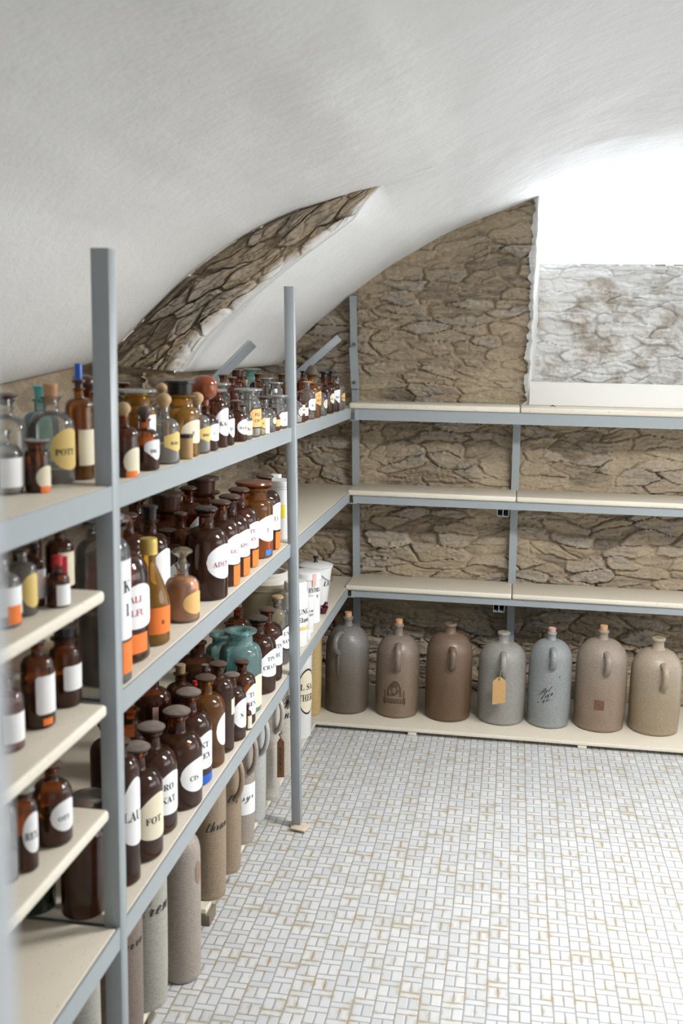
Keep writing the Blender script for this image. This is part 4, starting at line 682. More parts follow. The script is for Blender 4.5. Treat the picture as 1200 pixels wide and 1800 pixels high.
  ('p25',-0.800,2.720,0.526,0.0260,0.1762,dict(glass='dark', st='plug', sc='dust', liq=('black', 0.8), lab='dark bottle with plain plug stopper left of the large turquoise bottle', grp='dark medicine bottles on the bottom shelf')),
]

# ------------------------------------------------------------------ lettering
_txt = {}
def uni(s, script=False):
    o = ''
    for ch in s:
        if script:
            if 'a' <= ch <= 'z': ch = chr(0x1D4EA + ord(ch) - 97)
            elif 'A' <= ch <= 'Z': ch = chr(0x1D4D0 + ord(ch) - 65)
        else:
            if 'A' <= ch <= 'Z': ch = chr(0x1D400 + ord(ch) - 65)
            elif 'a' <= ch <= 'z': ch = chr(0x1D41A + ord(ch) - 97)
            elif '0' <= ch <= '9': ch = chr(0x1D7CE + ord(ch) - 48)
        o += ch
    return o
def text_geo(s, script=False):
    k = (s, script)
    if k not in _txt:
        cu = bpy.data.curves.new('letters', 'FONT'); cu.body = uni(s, script); cu.size = 1; cu.align_x = 'CENTER'; cu.resolution_u = 2
        ob = bpy.data.objects.new('letters', cu); COL.objects.link(ob)
        dg = bpy.context.evaluated_depsgraph_get(); me = bpy.data.meshes.new_from_object(ob.evaluated_get(dg))
        v = np.array([q.co[:] for q in me.vertices]) if len(me.vertices) else np.zeros((0, 3)); f = [tuple(p.vertices) for p in me.polygons]
        bpy.data.objects.remove(ob); bpy.data.curves.remove(cu); bpy.data.meshes.remove(me)
        if len(v):
            v = v[:, :2]; v -= (v.max(0) + v.min(0)) / 2; v /= (v[:, 1].max() - v[:, 1].min())
        _txt[k] = (v, f)
    return _txt[k]
def letters_on(name, s, r, ac, zc, hgt, wid, mat, parent, script=False, slant=0.0, eps=.0009, rise=0.0, rf=None):
    v, f = text_geo(s, script)
    if not len(v): return None
    w_ = (v[:, 0].max() - v[:, 0].min()); sx = hgt if w_ * hgt < wid else wid / w_
    sy = min(hgt, sx * 1.6); out = []
    for x, y in v:
        X = x * sx + slant * y * sy; zz = zc + y * sy + rise * X
        rr = (rf(zz) if rf else r) + eps
        a = math.radians(ac) + X / rr; out.append((rr * math.cos(a), rr * math.sin(a), zz))
    return mesh_obj(name, out, f, mat, parent, False)
def patch(name, shape, r, ac, ha, z0, z1, mat, parent, eps=.0004, n=26, rf=None):
    """curved sheet on a cylinder, outlined by shape"""
    ac, ha = math.radians(ac), math.radians(ha); zc, hz = (z0 + z1) / 2, (z1 - z0) / 2; vs, fs = [], []
    m = 4
    for i in range(n + 1):
        s = -1 + 2 * i / n; e = math.sqrt(max(0, 1 - s * s))
        if shape in ('oval', 'round'): lo, hi = -e, e
        elif shape == 'octo': c = min(1, (1 - abs(s)) / .3 * .4 + .6); lo, hi = -c, c
        elif shape == 'oct': c = min(1, (1 - abs(s)) / .12 * .15 + .85); lo, hi = -c, c
        elif shape == 'shield': lo, hi = -min(1, .05 + (1 - abs(s)) * 1.05) , .45 + .55 * e
        elif shape == 'point': lo, hi = -(1 - .55 * abs(s)), (1 - .45 * abs(s))
        elif shape == 'drop': lo, hi = -(.55 + .45 * e), (1 - .75 * s * s)
        else: lo, hi = -1, 1
        for j in range(m + 1):
            z = zc + hz * (lo + (hi - lo) * j / m); rr = (rf(z) if rf else r) + eps
            vs.append((rr * math.cos(ac + s * ha), rr * math.sin(ac + s * ha), z))
    for i in range(n):
        for j in range(m):
            a = i * (m + 1) + j; fs.append((a, a + m + 1, a + m + 2, a + 1))
    return mesh_obj(name, vs, fs, mat, parent)

# ------------------------------------------------------------------ bottles
def arc(r0, z0, r1, z1, n=6, convex=True):
    """quarter-ellipse from (r0,z0) to (r1,z1)"""
    out = []
    for i in range(1, n + 1):
        t = math.pi / 2 * i / n
        if convex: out.append((r1 + (r0 - r1) * math.cos(t), z0 + (z1 - z0) * math.sin(t)))
        else: out.append((r0 + (r1 - r0) * math.sin(t), z1 + (z0 - z1) * math.cos(t)))
    return out
def bottle(name, x, y, z, r, h, glass='amber', st='mush', sc='dbrown', liq=None, label=None, stk=None, lab='', grp=None, wide=0.0, cyl=0, cone=0, wand=0, redsq=0, flame=0, band=None, tape=0):
    root = empty({'flat': 'lidded_jar'}.get(st, 'medicine_bottle') if not (cyl and st == 'none' and h < .03) else 'glass_dish', (x, y, z + .0008), lab, 'bottle' if st != 'flat' else 'jar', grp)
    if cyl and h < .03: root['category'] = 'dish'; grp = None
    G = M['g_' + glass]; seg = 26 if r > .022 else 20
    # proportions
    capf = dict(mush=.28, flat=.24, ball=.95, ballg=1.0, plug=.75, tall=.65, dome=0, pear=1.1, cork=.55, screw=.8, widem=.35, lid=.5, lip=.0, none=.0)[st] * r
    if st == 'ball': capf = min(capf, .24 * h)
    if st == 'dome': capf = .50 * h
    nr = r * (.345 + .40 * wide)
    neck, shd = .64 * r, .76 * r * (1 - .35 * wide)
    if cone: shd = 2.3 * r; neck = .5 * r
    if cyl: shd, neck, nr = .12 * r, .0, .9 * r
    tot = capf + neck + shd
    if tot > .62 * h:
        k = .62 * h / tot; neck *= k; shd *= k; capf *= k
    hb = h - capf - neck - shd; zt = h - capf
    br = min(.16 * r, .006)
    prof = [(0, .002), (r - br * 1.4, 0)] + arc(r - br, 0, r, br, 3, False)[0:3] + [(r, br + (hb - br) * .5), (r, hb)]
    if cyl: prof += [(r, zt), (r * .93, zt), (r * .93, .004), (0, .004)] if h < .03 else [(r, hb + shd * .4), (r * .9, zt)]
    elif cone: prof += [(r * .97, hb + shd * .12), (r * .72, hb + shd * .5), (nr * 1.05, hb + shd * .92), (nr, hb + shd), (nr, zt)]
    else:
        prof += arc(r, hb, nr * 1.12, hb + shd * .93, 7) + [(nr, hb + shd * 1.05)]
        lipz = zt - .10 * r
        prof += [(nr * .98, lipz - .16 * r if neck > .4 * r else lipz), (nr * 1.12, lipz - .05 * r), (nr * 1.32, lipz), (nr * 1.34, zt - .02 * r), (nr * 1.2, zt), (nr * .8, zt), (nr * .78, zt - neck * .4)]
    lathe_obj('glass_body', prof, G, root, seg, 50)
    if liq and not cyl:
        lv = hb * min(liq[1] * 1.25, .985); ri = r - .0016
        top = [(ri, lv), (ri * .97, lv + .0008), (0, lv)]
        if liq[1] > .8: top = arc(ri, hb * .99, nr * 1.3, hb + shd * .7, 5) + [(0, hb + shd * .72)]
        lathe_obj('contents', [(0, .0035), (ri - br, .0035), (ri, br + .003)] + top, M['l_' + liq[0]], root, seg, 50)
    # stopper
    sm = M['s_' + sc] if 's_' + sc in M else M[sc]
    def stop(pr, m=sm, nm='stopper', zz=zt): return lathe_obj(nm, [(a, zz + b) for a, b in pr], m, root, 22, 45)
    c = capf
    if st == 'mush': stop([(0, -.25 * r), (nr * .74, -.25 * r), (nr * .78, .0), (nr * 1.35, .12 * c), (nr * 1.62, .42 * c), (nr * 1.6, .62 * c), (nr * 1.2, .92 * c), (nr * .5, c * 1.0), (0, c)])
    elif st == 'widem': stop([(0, -.3 * r), (nr * .78, -.3 * r), (nr * .8, .0), (nr * 1.3, .2 * c), (nr * 1.42, .5 * c), (nr * 1.36, .75 * c), (nr * .7, c), (0, c * 1.02)])
    elif st == 'flat': stop([(0, -.15 * r), (nr * .78, -.15 * r), (nr * .8, .02 * r), (nr * 1.35, .1 * c), (nr * 1.48, .4 * c), (nr * 1.45, .8 * c), (nr * 1.3, c), (0, c * .92)], M['s_clear'], 'lid')
    elif st == 'ball':
        b = max(.5 * r, nr * 1.15); stop([(0, -.2 * r), (nr * .75, -.2 * r), (nr * .8, .02 * c), (nr * .95, .08 * c)] + [(max(.0001, b * math.cos(t)), c * .52 + c * .48 * math.sin(t)) for t in np.linspace(-.85, 1.45, 9)] + [(0, c)])
    elif st == 'ballg':
        stop([(0, -.5 * r), (nr * .7, -.5 * r), (nr * .75, .1 * c), (nr * .62, .38 * c), (nr * 1.1, .55 * c), (nr * 1.75, .7 * c), (nr * 1.7, .82 * c), (nr * 1.0, .97 * c), (0, c)])
    elif st == 'plug': stop([(0, -.2 * r), (nr * .9, -.2 * r), (nr * .95, 0), (nr * 1.02, .75 * c), (nr * 1.25, .8 * c), (nr * 1.25, .97 * c), (nr * 1.1, c), (0, c * .97)])
    elif st == 'tall': stop([(0, -.2 * r), (nr * .85, -.2 * r), (nr * .85, .5 * c), (nr * 1.45, .68 * c), (nr * 1.45, .88 * c), (nr * 1.2, c), (0, c)])
    elif st == 'dome':
        b = r * .93; stop([(0, -.1 * r), (nr * .9, -.1 * r), (nr * .95, .18 * c), (b * .62, .24 * c), (b * .9, .32 * c), (b, .45 * c), (b, .66 * c)] + arc(b, .66 * c, 0.0001, c, 8)[:-1] + [(0, c)], M['s_dome'], 'dome_stopper')
    elif st == 'pear': stop([(0, -.2 * r), (nr * .8, -.2 * r), (nr * .9, 0), (nr * 1.9, .15 * c), (nr * 2.0, .3 * c), (nr * 1.6, .55 * c), (nr * 1.0, .85 * c), (nr * .5, .98 * c), (0, c)], M['s_dust'])
    elif st == 'cork': stop([(0, -.4 * r), (nr * .75, -.4 * r), (nr * .82, 0), (nr * .95, .95 * c), (nr * .88, c), (0, c)], M['cork'] if sc != 'corkd' else M['corkd'], 'cork')
    elif st == 'screw':
        pr = [(0, -.1 * c), (nr * 1.3, -.1 * c)]
        for k in range(6): pr += [(nr * 1.3, c * (k * .15)), (nr * 1.24, c * (k * .15 + .07))]
        stop(pr + [(nr * 1.22, c * .97), (nr * 1.1, c), (0, c)], nm='cap')
    elif st == 'lid': stop([(0, -.02 * r), (r * 1.01, -.02 * r), (r * 1.01, .8 * c), (r * .9, c), (0, c)], nm='lid')
    if wand: lathe_obj('blue_stick', [(0, h - .01), (.0065, h - .01), (.0065, h + .026), (.005, h + .028), (0, h + .028)], M['blueb'], root, 12, 40)
    if band: lathe_obj('base_band', [(r + .0006, .004), (r + .0006, .026)], M['blueb'], root, seg)
    if tape: patch('paper_strip', 'rect', r, -62, 9, hb * .25, hb * .99, M['pink'], root, .0006, 6)
    if label:
        shape, pc, text, a, b, ha, tc, ac = label
        z0, z1 = hb * a, hb * min(b, 1.0)
        if shape == 'round': ha = min(58, math.degrees((z1 - z0) / 2 / r))
        if shape in ('octo', 'round'):
            e = patch('label_border', shape, r, ac, ha, z0, z1, M['ink'], root, .0003); pm = patch('label', shape, r, ac, ha * .93, z0 + .06 * (z1 - z0), z1 - .06 * (z1 - z0), M['pap_' + pc], root, .0006)
        else: pm = patch('label', shape, r, ac, ha, z0, z1, M['pap_' + pc], root)
        ink = M[{'k': 'ink', 'r': 'ink_red', 'm': 'ink_mag'}[tc]]
        if text:
            ln = text.split(); H = (z1 - z0)
            for i, t in enumerate(ln):
                zc = (z0 + z1) / 2 + H * ((.17 if i == 0 else -.13) if len(ln) > 1 else (-.06))
                lh = H * (.15 if len(ln) > 1 else .15) if r > .03 else H * .18
                letters_on('lettering', t, r, ac - 14, zc, lh, r * math.radians(ha) * 1.25, ink, pm)
        if redsq: patch('red_square', 'rect', r, -52, 17, z0 + .35 * (z1 - z0), z1 - .1 * (z1 - z0), M['s_redc'], pm, .0009, 6)
    if stk:
        pc, a, b, ac = stk
        wsz = 34 if pc == 'o' and b - a > .12 else 24
        if pc == 'b': wsz = 16
        sp_ = patch('warning_sticker', 'rect', r, ac, wsz * (1.15 if flame else .8), hb * a, hb * b, M['pap_' + pc], root, .0007, 10)
        if flame:
            zc, H = hb * (a + b) / 2, hb * (b - a)
            patch('flame_symbol', 'shield', r, ac - 8, 8, zc - H * .12, zc + H * .2, M['ink'], sp_, .0011, 10)
            patch('flame_base_line', 'rect', r, ac - 8, 9, zc - H * .2, zc - H * .16, M['ink'], sp_, .0011, 6)
    return root
for id_, x, y, z, r, h, k in ITEMS:
    bottle(id_, x, y, z, r, h, **k)

# ------------------------------------------------------------------ stoneware
def stoneware(name, c1, c2, rough=.38, c3=None):
    g = N(name); c = g.coord(); a = g.noise(4.5, 4, .6, g.map(c, (1, 1, .5)), .4); b = g.noise(170, 3, .7, c)
    sp = g.new('ShaderNodeSeparateXYZ'); g.l.new(c, sp.inputs[0])
    col = g.mix(a, c1, c2)
    if c3: col = g.mix(g.math('MULTIPLY', g.math('SUBTRACT', g.math('ADD', sp.outputs[2], g.math('MULTIPLY', a, .12)), .20), 6.0, None, True), col, c3)
    col = g.mix(.5, col, g.ramp(b, [(.3, (.55, .52, .5)), (.62, (1.15, 1.15, 1.15))]), 'MULTIPLY')
    wv = g.new('ShaderNodeTexWave', wave_type='BANDS', bands_direction='Z'); wv.inputs['Scale'].default_value = 38; wv.inputs['Distortion'].default_value = 3; g.l.new(c, wv.inputs['Vector'])
    g.base(col, rough); g.bump(g.math('ADD', g.math('MULTIPLY', b, .6), g.math('MULTIPLY', wv.outputs[0], .5)), .22, .002); return g.m
def jar_profile(r, h, nr, dome, neck):
    zb = h - neck - dome
    return ([(0, .004), (r * .90, 0), (r * .955, .004), (r * .965, .014), (r * .955, .018), (r * .975, .03), (r, .09), (r * 1.0, zb * .7), (r * .985, zb)]
            + arc(r * .985, zb, nr * 1.25, zb + dome * .96, 10) + [(nr * 1.02, zb + dome * 1.06), (nr, zb + dome + neck * .4), (nr * .98, h - .016), (nr * 1.1, h - .013), (nr * 1.22, h - .008), (nr * 1.22, h - .003), (nr * 1.1, h), (nr * .75, h), (nr * .7, h - .03), (0, h - .03)])
def prof_r(prof):
    zs = [p[1] for p in prof]; rs = [p[0] for p in prof]
    def f(z):
        for i in range(1, len(prof) - 6):
            if zs[i] <= z <= zs[i + 1]: return rs[i] + (rs[i + 1] - rs[i]) * (z - zs[i]) / max(1e-6, zs[i + 1] - zs[i])
        return rs[6]
    return f
def handle_geo(rf, az, z0, z1, out, rad, flat=.75, low=None):
    """strap handle leaving the surface at z1 and coming back at z0"""
    a = math.radians(az); u = Vector((math.cos(a), math.sin(a), 0))
    p0 = u * (rf(z1) - .004) + Vector((0, 0, z1)); p3 = u * (rf(z0) - .004) + Vector((0, 0, z0))
    p1 = u * (max(rf(z1), rf(z0)) + out * 1.25) + Vector((0, 0, z1 + .012)); p2 = u * (rf(z0) + out * 1.2) + Vector((0, 0, z0 + (z1 - z0) * .25))
    pts = bez(p0, p1, p2, p3, 16); n = len(pts)
    rads = [rad * (1.15 - .15 * math.sin(math.pi * i / (n - 1))) for i in range(n)]
    return tube(pts, rads, 12, flat, u)
GJ = 'stoneware jars on the back floor board'
JARS = [  # x, y, r, h, neck radius, dome, neck, colours, handle (azimuth, z0, z1, out), cork, label
 (-0.659, 4.258, 0.095, 0.411, .0185, .105, .035, ((.085, .065, .047), (.15, .12, .09), .33, (.18, .17, .16)), (-106, .27, .355, .030), 'k', 'dark grey-brown stoneware jar with cork and curled handle, leftmost on the back floor board'),
 (-0.438, 4.255, 0.094, 0.393, .0180, .095, .045, ((.16, .11, .072), (.25, .185, .13), .34, (.23, .18, .145)), (-84, .215, .318, .028), 'k', 'brown stoneware jar with a dark stamped crest below its handle'),
 (-0.219, 4.261, 0.099, 0.408, .0230, .090, .040, ((.095, .055, .03), (.15, .092, .052), .33, (.17, .115, .08)), (-80, .235, .320, .026), None, 'plain dark brown stoneware jar with open neck, third from the left'),
 (0.006, 4.270, 0.101, 0.382, .0220, .080, .042, ((.24, .235, .215), (.31, .305, .285), .42, None), (-88, .215, .308, .028), 'f', 'pale grey stoneware jar with a paper tag hanging from its handle'),
 (0.205, 4.265, 0.090, 0.396, .0170, .088, .030, ((.22, .245, .25), (.30, .32, .32), .40, None), (-86, .265, .338, .024), 'p', 'bluish grey stoneware jar with pinkish cork and black writing traces'),
 (0.416, 4.280, 0.106, 0.413, .0185, .100, .034, ((.20, .14, .098), (.30, .23, .17), .38, (.29, .24, .195)), (-84, .255, .335, .026), 'k', 'tan stoneware jar with cork and a reddish stamp, second from the right'),
 (0.639, 4.284, 0.104, 0.393, .0235, .100, .044, ((.24, .185, .12), (.36, .285, .195), .38, (.36, .30, .23)), (-82, .205, .300, .028), 'd', 'sandy brown stoneware jar at the far right with a greyish handle'),
]
_jm = []
def crest(parent, rf, ac, z0, z1, ha, mat):
    """stamped crest: shield outline with a bar of blurred marks below"""
    vs, fs = [], []
    def strip(pts, wd):
        g = []
        for s, t in pts:
            z = z0 + (z1 - z0) * t; rr = rf(z) + .0012; a = math.radians(ac + s * ha); g.append((a, z, rr))
        for i in range(len(g) - 1):
            k = len(vs); a0, za, r0 = g[i]; a1, zb, r1 = g[i + 1]; d = wd
            L = math.hypot((a1 - a0) * r0, zb - za) or 1; nx, nz = -(zb - za) / L * d, (a1 - a0) * r0 / L * d
            for (a, z, r_) in ((a0, za, r0), (a1, zb, r1)):
                vs.append((r_ * math.cos(a + nx / r_), r_ * math.sin(a + nx / r_), z + nz)); vs.append((r_ * math.cos(a - nx / r_), r_ * math.sin(a - nx / r_), z - nz))
            fs.append((k, k + 1, k + 3, k + 2))
    strip([(-.6, .35), (-.62, .6), (-.4, .8), (-.15, .95), (.1, 1.0), (.35, .9), (.55, .7), (.6, .35)], .005)
    strip([(-.45, .42), (.1, .45), (.4, .62)], .005); strip([(-.3, .62), (-.05, .92), (.25, .78)], .004)
    strip([(-.2, .5), (-.25, .7), (0, .82), (.25, .7), (.2, .5), (0, .42), (-.2, .5)], .0028)
    strip([(-.95, .3), (-.9, .62)], .003); strip([(.9, .3), (.95, .62)], .003)
    strip([(-1, .04), (-.98, .28), (.98, .30), (1, .04), (-1, .03)], .006); strip([(-.9, .16), (.9, .17)], .004)
    for k in range(9):
        s = -.85 + k * .21; strip([(s, .07), (s + .05, .27)], .003); strip([(s, .07), (s + .12, .10)], .0025)
    return mesh_obj('stamped_crest', vs, fs, mat, parent, False)
for i, (x, y, r, h, nr, dome, neck, (c1, c2, rg, c3), (az, z0, z1, out), ck, lb) in enumerate(JARS):
    root = empty('stoneware_jar', (x, y, .0302), lb, 'jar', GJ); mt = stoneware('stoneware_%d' % i, c1, c2, rg, c3); _jm.append(mt)
    pf = jar_profile(r, h, nr, dome, neck); rf = prof_r(pf)
    lathe_obj('jar_body', pf, mt, root, 48, 55)
    mesh_obj('handle', *handle_geo(rf, az, z0, z1, out * 1.5, .0125), mt, root)
    if i == 0:
        u = math.radians(az); mesh_obj('handle_drip', *tube([(math.cos(u) * (rf(z) + .002), math.sin(u) * (rf(z) + .002), z) for z in (.275, .25, .22, .19, .17)], [.010, .007, .005, .004, .001], 8, .5, (math.cos(u), math.sin(u), 0)), mt, root)
    if ck == 'k': lathe_obj('cork', [(0, h - .02), (nr * .72, h - .02), (nr * .86, h + .018), (nr * .8, h + .020), (0, h + .020)], M['cork'], root, 16)
    if ck == 'p': lathe_obj('cork', [(0, h - .02), (nr * .72, h - .02), (nr * .95, h + .016), (nr * .85, h + .018), (0, h + .018)], M['corkp'] if 'corkp' in M else surf('pinkish_cork', (.52, .33, .28), .9, 0, .3, 140), root, 16)
    if ck in ('f', 'd'): lathe_obj('cork', [(0, h - .02), (nr * .74, h - .02), (nr * .76, h - .001), (0, h - .001)], M['corkd'], root, 16)
    if i == 1: crest(root, rf, -92, .062, .165, 27, surf('dark_brown_stamp', (.085, .05, .025), .6, 0, .4, 120))
    if i == 5:
        pm = patch('faded_stamp', 'rect', r, -96, 11, .10, .142, surf('reddish_stamp', (.145, .07, .04), .7, 0, .6, 110), root, .0012, 8, rf)
    if i == 4:
        for k, (t, a, zc, hh) in enumerate((('Pat', -101, .168, .020), ('tar', -96, .150, .022), ('ri.', -98, .128, .018), ('-', -120, .112, .003), ('.', -84, .13, .004))):
            letters_on('black_writing', t, r, a, zc, hh, .05, M['ink'], root, True, .3, .0012, .5, rf)
        patch('black_speck', 'oval', r, -66, 1.8, .225, .231, M['ink'], root, .0012, 8, rf)
# paper tag on the pale grey jar
jx, jy = JARS[3][0], JARS[3][1]
tg = empty('paper_tag', (jx - .004, jy - .152, .285), 'tan paper tag hanging from the handle of the pale grey stoneware jar', 'tag')
tag_v = [(-.019, -.142), (.034, -.130), (.032, -.038), (.013, -.022), (-.002, -.024), (-.020, -.042)]
vs = [(x, yy, z) for yy in (0, .0012) for x, z in tag_v]; n_ = len(tag_v)
fs = [tuple(range(n_)), tuple(range(2 * n_ - 1, n_ - 1, -1))] + [(k, (k + 1) % n_ + 0, (k + 1) % n_ + n_, k + n_) for k in range(n_)]
o = mesh_obj('tag_card', vs, fs, M['kraft'], tg, False); o.location = (-.012, 0, -.002)
lathe_o = mesh_obj('tag_eyelet', *tube([(.0035 * math.cos(t), -.0005, .0035 * math.sin(t)) for t in np.linspace(0, 6.28, 13)], .001, 6), M['steel_dark'], tg); lathe_o.location = (-.007, 0, -.034)
mesh_obj('string', *tube([(-.007, 0, -.034), (-.004, .0, -.018), (-.001, .004, 0), (.008, .012, .004)], .0009, 6), M['string'], tg)

# jugs along the left rack
GK = 'stoneware jugs on the floor boards along the left rack'
TANK = ((.25, .185, .12), (.34, .26, .175)); GREY = ((.40, .40, .385), (.50, .50, .49)); CRM = ((.42, .385, .33), (.52, .48, .42)); BRN = ((.165, .125, .10), (.23, .18, .15)); PNK = ((.30, .255, .215), (.37, .32, .275)); GRN = ((.33, .325, .28), (.42, .41, .36))
JUGS = [ # x, y, r, h, colours, handle z0,z1,az or None, script text (text, az, z, h), label, zbase
 (-.80, 1.74, .050, .40, GRN, None, ('ina', -38, .20, .030), 'greenish grey jug with black script, left of the near post under the bottom shelf', .046),
 (-.812, 2.00, .053, .41, BRN, None, ('ferro', -40, .245, .036), 'brownish jug with black script, nearest right of the near post on the floor', .046),
 (-.80, 2.135, .052, .40, GRN, (.275, .36, -62), ('tren', -38, .262, .034), 'grey-green jug with a brown handle and black script, second jug right of the near post', .046),
 (-.772, 2.315, .050, .41, PNK, None, None, 'tall plain pinkish-tan jug standing in the gap between the floor boards', .002),
 (-.790, 2.625, .047, .40, TANK, None, ('thran', -42, .225, .040), 'tan jug lettered thran in black script', 0.0492),
 (-.783, 2.775, .044, .40, TANK, (.235, .36, -38), ('liq', -44, .235, .030), 'tan jug with ring handle, just right of the thran jug', 0.0472),
 (-.789, 2.965, .043, .40, PNK, (.235, .36, -38), ('syr', -44, .15, .022), 'tan-grey jug with ring handle and broad white paper band', 0.0447),
 (-.791, 3.125, .043, .40, GREY, (.235, .36, -38), None, 'plain whitish grey jug with ring handle', 0.0426),
 (-.782, 3.30, .042, .40, CRM, (.245, .365, -36), None, 'cream speckled jug with ring handle carrying a wooden tag', 0.0403),
 (-.783, 3.50, .042, .41, CRM, (.27, .39, -36), ('onn', -44, .235, .030), 'cream jug with black script left of the middle post', 0.0376),
 (-.80, 3.68, .042, .39, CRM, None, None, 'cream jug half hidden behind the middle post', 0.0353),
 (-.80, 4.16, .045, .40, ((.45, .31, .13), (.55, .40, .19)), None, None, 'yellowish tan jug in the corner behind the white labelled can', .0303),
]
for i, (x, y, r, h, cc, hd, tx, lb, zb) in enumerate(JUGS):
    root = empty('stoneware_jug', (x, y, zb), lb, 'jug', GK); mt = stoneware('jug_glaze_%d' % i, cc[0], cc[1], .42)
    pf = jar_profile(r, h, r * .42, r * 1.0, r * .55); rf = prof_r(pf)
    lathe_obj('jug_body', pf, mt, root, 36, 55)
    if hd: mesh_obj('handle', *handle_geo(rf, hd[2], hd[0], hd[1], .036, .0085, .85), M['corkd'] if i == 2 else mt, root)
    if tx: letters_on('script_lettering', tx[0], r, tx[1], tx[2], tx[3], r * 1.5, M['ink'], root, True, .1, .0012, .12, rf)
    if i == 9: letters_on('script_lettering', 'Bi', r, -40, .285, .05, r * 1.3, M['ink'], root, True, .1, .0012, .1, rf)
    if i == 6:
        pb = patch('paper_band', 'rect', r, -40, 70, .10, .20, M['pap_w'], root, .0008, 20, rf)
    if i == 3: patch('rust_stain', 'oval', r, -12, 14, .26, .32, surf('rust_stain', (.27, .18, .13), .8, 0, .3, 60), root, .0008, 12, rf)
# wooden tag on the cream speckled jug
wt = empty('wooden_tag', (-.726, 3.245, .285), 'brown wooden tag tied to the ring handle of the cream speckled jug', 'tag')
bmv = [(-.011, -.150), (.013, -.146), (.012, -.022), (.004, -.010), (-.004, -.010), (-.012, -.024)]
vs = [(x, yy, z) for yy in (0, .005) for x, z in bmv]; n_ = 6
fs = [tuple(range(n_)), tuple(range(2 * n_ - 1, n_ - 1, -1))] + [(k, (k + 1) % n_, (k + 1) % n_ + n_, k + n_) for k in range(n_)]
mesh_obj('tag_board', vs, fs, M['tagwood'], wt, False)
mesh_obj('knotted_string', *tube([(0, .002, -.018), (.003, -.003, -.006), (-.004, .003, .004), (.005, .0, .012), (0, .004, .018)], [.0016, .003, .0045, .0035, .0015], 8), M['corkd'], wt)
v_, f_ = text_geo('AUREI', True); 
mesh_obj('tag_writing', [(-.0005 - y * .008, -.0006, -.085 + x * .016) for x, y in v_], f_, M['ink'], wt, False)

# ------------------------------------------------------------------ white vessels at the far end
def can(name, x, y, z, prof, mat, label, cat, grp=None, seg=36):
    root = empty(name, (x, y, z), label, cat, grp); lathe_obj('can_body', prof, mat, root, seg, 40); return root
GW = 'white containers at the far end of the rack'
zb = lambda y: ZS1(y) + .0008
# enamel bucket with knobbed lid
c = can('enamel_bucket', -.762, 4.03, zb(4.03), [(0, 0), (.046, 0), (.048, .004), (.066, .162), (.069, .164), (.069, .168), (.064, .169), (.060, .15), (0, .15)], M['enamel'], 'white enamel bucket with knobbed lid and wire bail, near the corner on the bottom shelf', 'bucket', GW)
lathe_obj('lid', [(.071, .170), (.072, .174), (.05, .182), (.03, .183), (0, .185)], M['enamel'], c, 36)
lathe_obj('lid_knob', [(0, .184), (.010, .184), (.006, .190), (.006, .198), (.011, .202), (.011, .208), (0, .211)], M['black'], c, 16)
mesh_obj('wire_bail', *tube([(.069 * math.cos(t), .069 * math.sin(t) , .160 - .05 * math.sin(max(0, min(math.pi, (t + 1.3) * 1.3)))) for t in np.linspace(-1.2, 1.0, 14)], .0016, 6), M['steel_dark'], c)
letters_on('lettering', 'LA', .060, -30, .105, .018, .05, M['ink'], c, False, .2, .003)
# wide can lettered HYDRA
c = can('lidded_can', -.752, 3.80, zb(3.80), [(0, 0), (.050, 0), (.053, .003), (.053, .176), (.050, .178), (0, .178)], M['plastic_white'], 'white lidded can lettered HYDRA with a strip of pink tape over its lid', 'can', GW)
lathe_obj('lid', [(.0545, .172), (.057, .174), (.057, .197), (.054, .2), (.03, .203), (0, .204)], M['plastic_white'], c, 36)
letters_on('lettering', 'HYDRA', .053, -42, .135, .020, .055, M['ink'], c); letters_on('lettering', 'V', .053, -28, .108, .014, .03, M['ink'], c)
patch('pink_tape', 'rect', .0573, -48, 8, .150, .199, M['pink'], c, .0006, 4)
c = can('plastic_jar', -.734, 3.50, zb(3.50), [(0, 0), (.044, 0), (.046, .004), (.046, .185), (.042, .195), (.036, .2), (0, .2)], M['plastic_white'], 'tall white plastic jar with black lettering beside the middle post, bottom shelf', 'jar', GW)
lathe_obj('lid', [(.039, .198), (.041, .200), (.041, .226), (.036, .232), (0, .233)], M['plastic_white'], c, 36)
letters_on('lettering', 'UNG', .046, -34, .128, .02, .05, M['ink'], c); letters_on('lettering', 'Elaeo', .046, -32, .098, .018, .055, M['ink'], c)
patch('tan_stripe', 'rect', .046, -35, 40, .060, .073, M['pap_y'], c, .0006, 12)
c = can('small_can', -.722, 3.66, zb(3.66), [(0, 0), (.024, 0), (.026, .003), (.026, .115), (.0275, .116), (.0275, .135), (.025, .138), (0, .139)], M['plastic_white'], 'small slim white can with two lines of print, in front of the HYDRA can', 'can', GW, 24)
letters_on('lettering', 'CRE', .026, -38, .085, .009, .02, M['ink'], c); letters_on('lettering', 'VET', .026, -38, .07, .009, .02, M['ink'], c)
o = box('small_box', -.724, -.694, 3.555, 3.595, zb(3.57), zb(3.57) + .034, M['card_white'], None, .001); tag(o, 'tiny white carton at the edge of the bottom shelf below the small slim can', 'box')
c = empty('tilted_cup', (-.712, 3.93, zb(3.93)), 'small maroon cup lying by the cans on bottom shelf', 'cup')
lathe_obj('cup_body', [(0, .002), (.014, 0), (.016, .004), (.022, .024), (.024, .026), (.022, .027), (.019, .024), (.013, .006), (0, .006)], M['maroon'], c, 26)
mesh_obj('cup_spout', *tube([(.005, .014, .02), (.008, .022, .03), (.010, .028, .040)], [.012, .009, .006], 10, .3, (0, 1, 0)), M['maroon'], c)
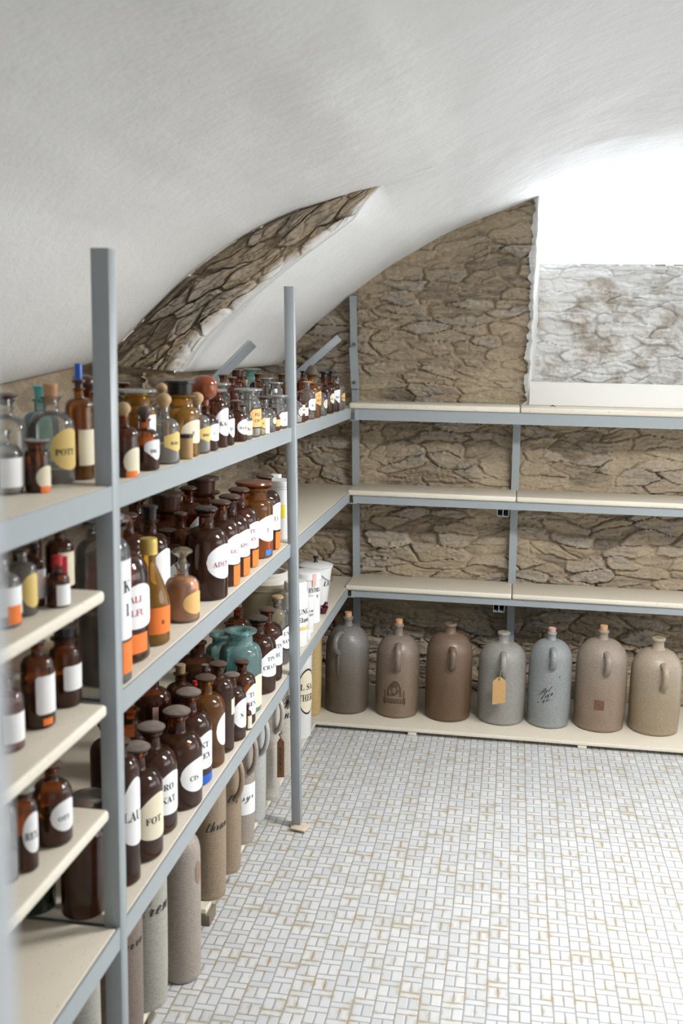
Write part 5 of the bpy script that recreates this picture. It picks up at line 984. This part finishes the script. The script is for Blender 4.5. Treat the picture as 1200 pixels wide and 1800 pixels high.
# big pot with lid ring
c = empty('stoneware_pot', (-.868, 3.62, zb(3.62)), 'large beige pot with pale glazed rim behind the pale clear bottle', 'pot')
lathe_obj('pot_body', [(0, 0), (.080, 0), (.086, .006), (.092, .12), (.092, .172), (.095, .174), (.095, .178), (.0915, .180), (.089, .2)], M['pot'], c, 44)
lathe_obj('glazed_rim', [(.0895, .198), (.086, .212), (.076, .218), (.076, .225), (.079, .226), (.079, .232), (.073, .236), (.068, .232), (.066, .20), (.066, .1), (0, .1)], M['potrim'], c, 44)
lathe_obj('yellow_label', [(0, 0), (0, .0001)], M['pap_y'], c, 4) if False else patch('yellow_label', 'round', .0915, -55, 22, .055, .125, M['pap_y'], c, .0008, 16)
# white bucket with yellow sticker on the second shelf
c = can('plastic_bucket', -.745, 3.26, .9678, [(0, 0), (.046, 0), (.049, .004), (.052, .165), (.055, .166), (.055, .172), (.0525, .173)], M['plastic_white'], 'white plastic bucket with yellow warning sticker touching the middle post on second shelf', 'bucket', GW)
lathe_obj('lid', [(.0535, .173), (.056, .175), (.056, .186), (.052, .19), (0, .19)], M['plastic_white'], c, 36)
pm = patch('warning_sticker', 'rect', .051, -72, 21, .072, .115, M['yellow_lab'], c, .0014, 10)
v_ = [(.0536 * math.cos(math.radians(-84) + a / .0536), .0536 * math.sin(math.radians(-84) + a / .0536), .103 + b) for a, b in [(.007 * math.cos(t), .008 * math.sin(t)) for t in np.linspace(0, 6.283, 17)]]
mesh_obj('warning_symbol', *tube(v_, .0009, 5), M['ink'], pm); patch('symbol_bar', 'rect', .051, -84, 6, .101, .105, M['ink'], pm, .0022, 4)
o = box('small_carton', -.80, -.765, 3.36, 3.40, .968, 1.16, M['card_white'], None, .002); tag(o, 'white carton standing behind the plastic bucket on the second shelf', 'box')
# labelled white can on the floor board
c = can('metal_can', -.795, 3.90, .0324, [(0, 0), (.046, 0), (.048, .004), (.048, .34), (.050, .345), (.050, .35), (.047, .352), (.047, .385), (.044, .39), (0, .392)], M['enamel'], 'tall white can with arched cream label on the floor right of the middle post', 'can', GW)
lathe_obj('dark_rim_line', [(.0488, .342), (.0506, .3435), (.0488, .345)], M['ink'], c, 36)
pb = patch('label_outline', 'oval', .048, -38, 52, .10, .29, M['ink'], c, .0006); pm = patch('label', 'oval', .048, -38, 49, .108, .282, M['pap_c'], c, .0010)
letters_on('lettering', 'L SA', .048, -42, .215, .026, .06, M['ink'], pm, False, 0, .0016); letters_on('lettering', 'THER', .048, -44, .170, .034, .07, M['ink'], pm, False, 0, .0016)
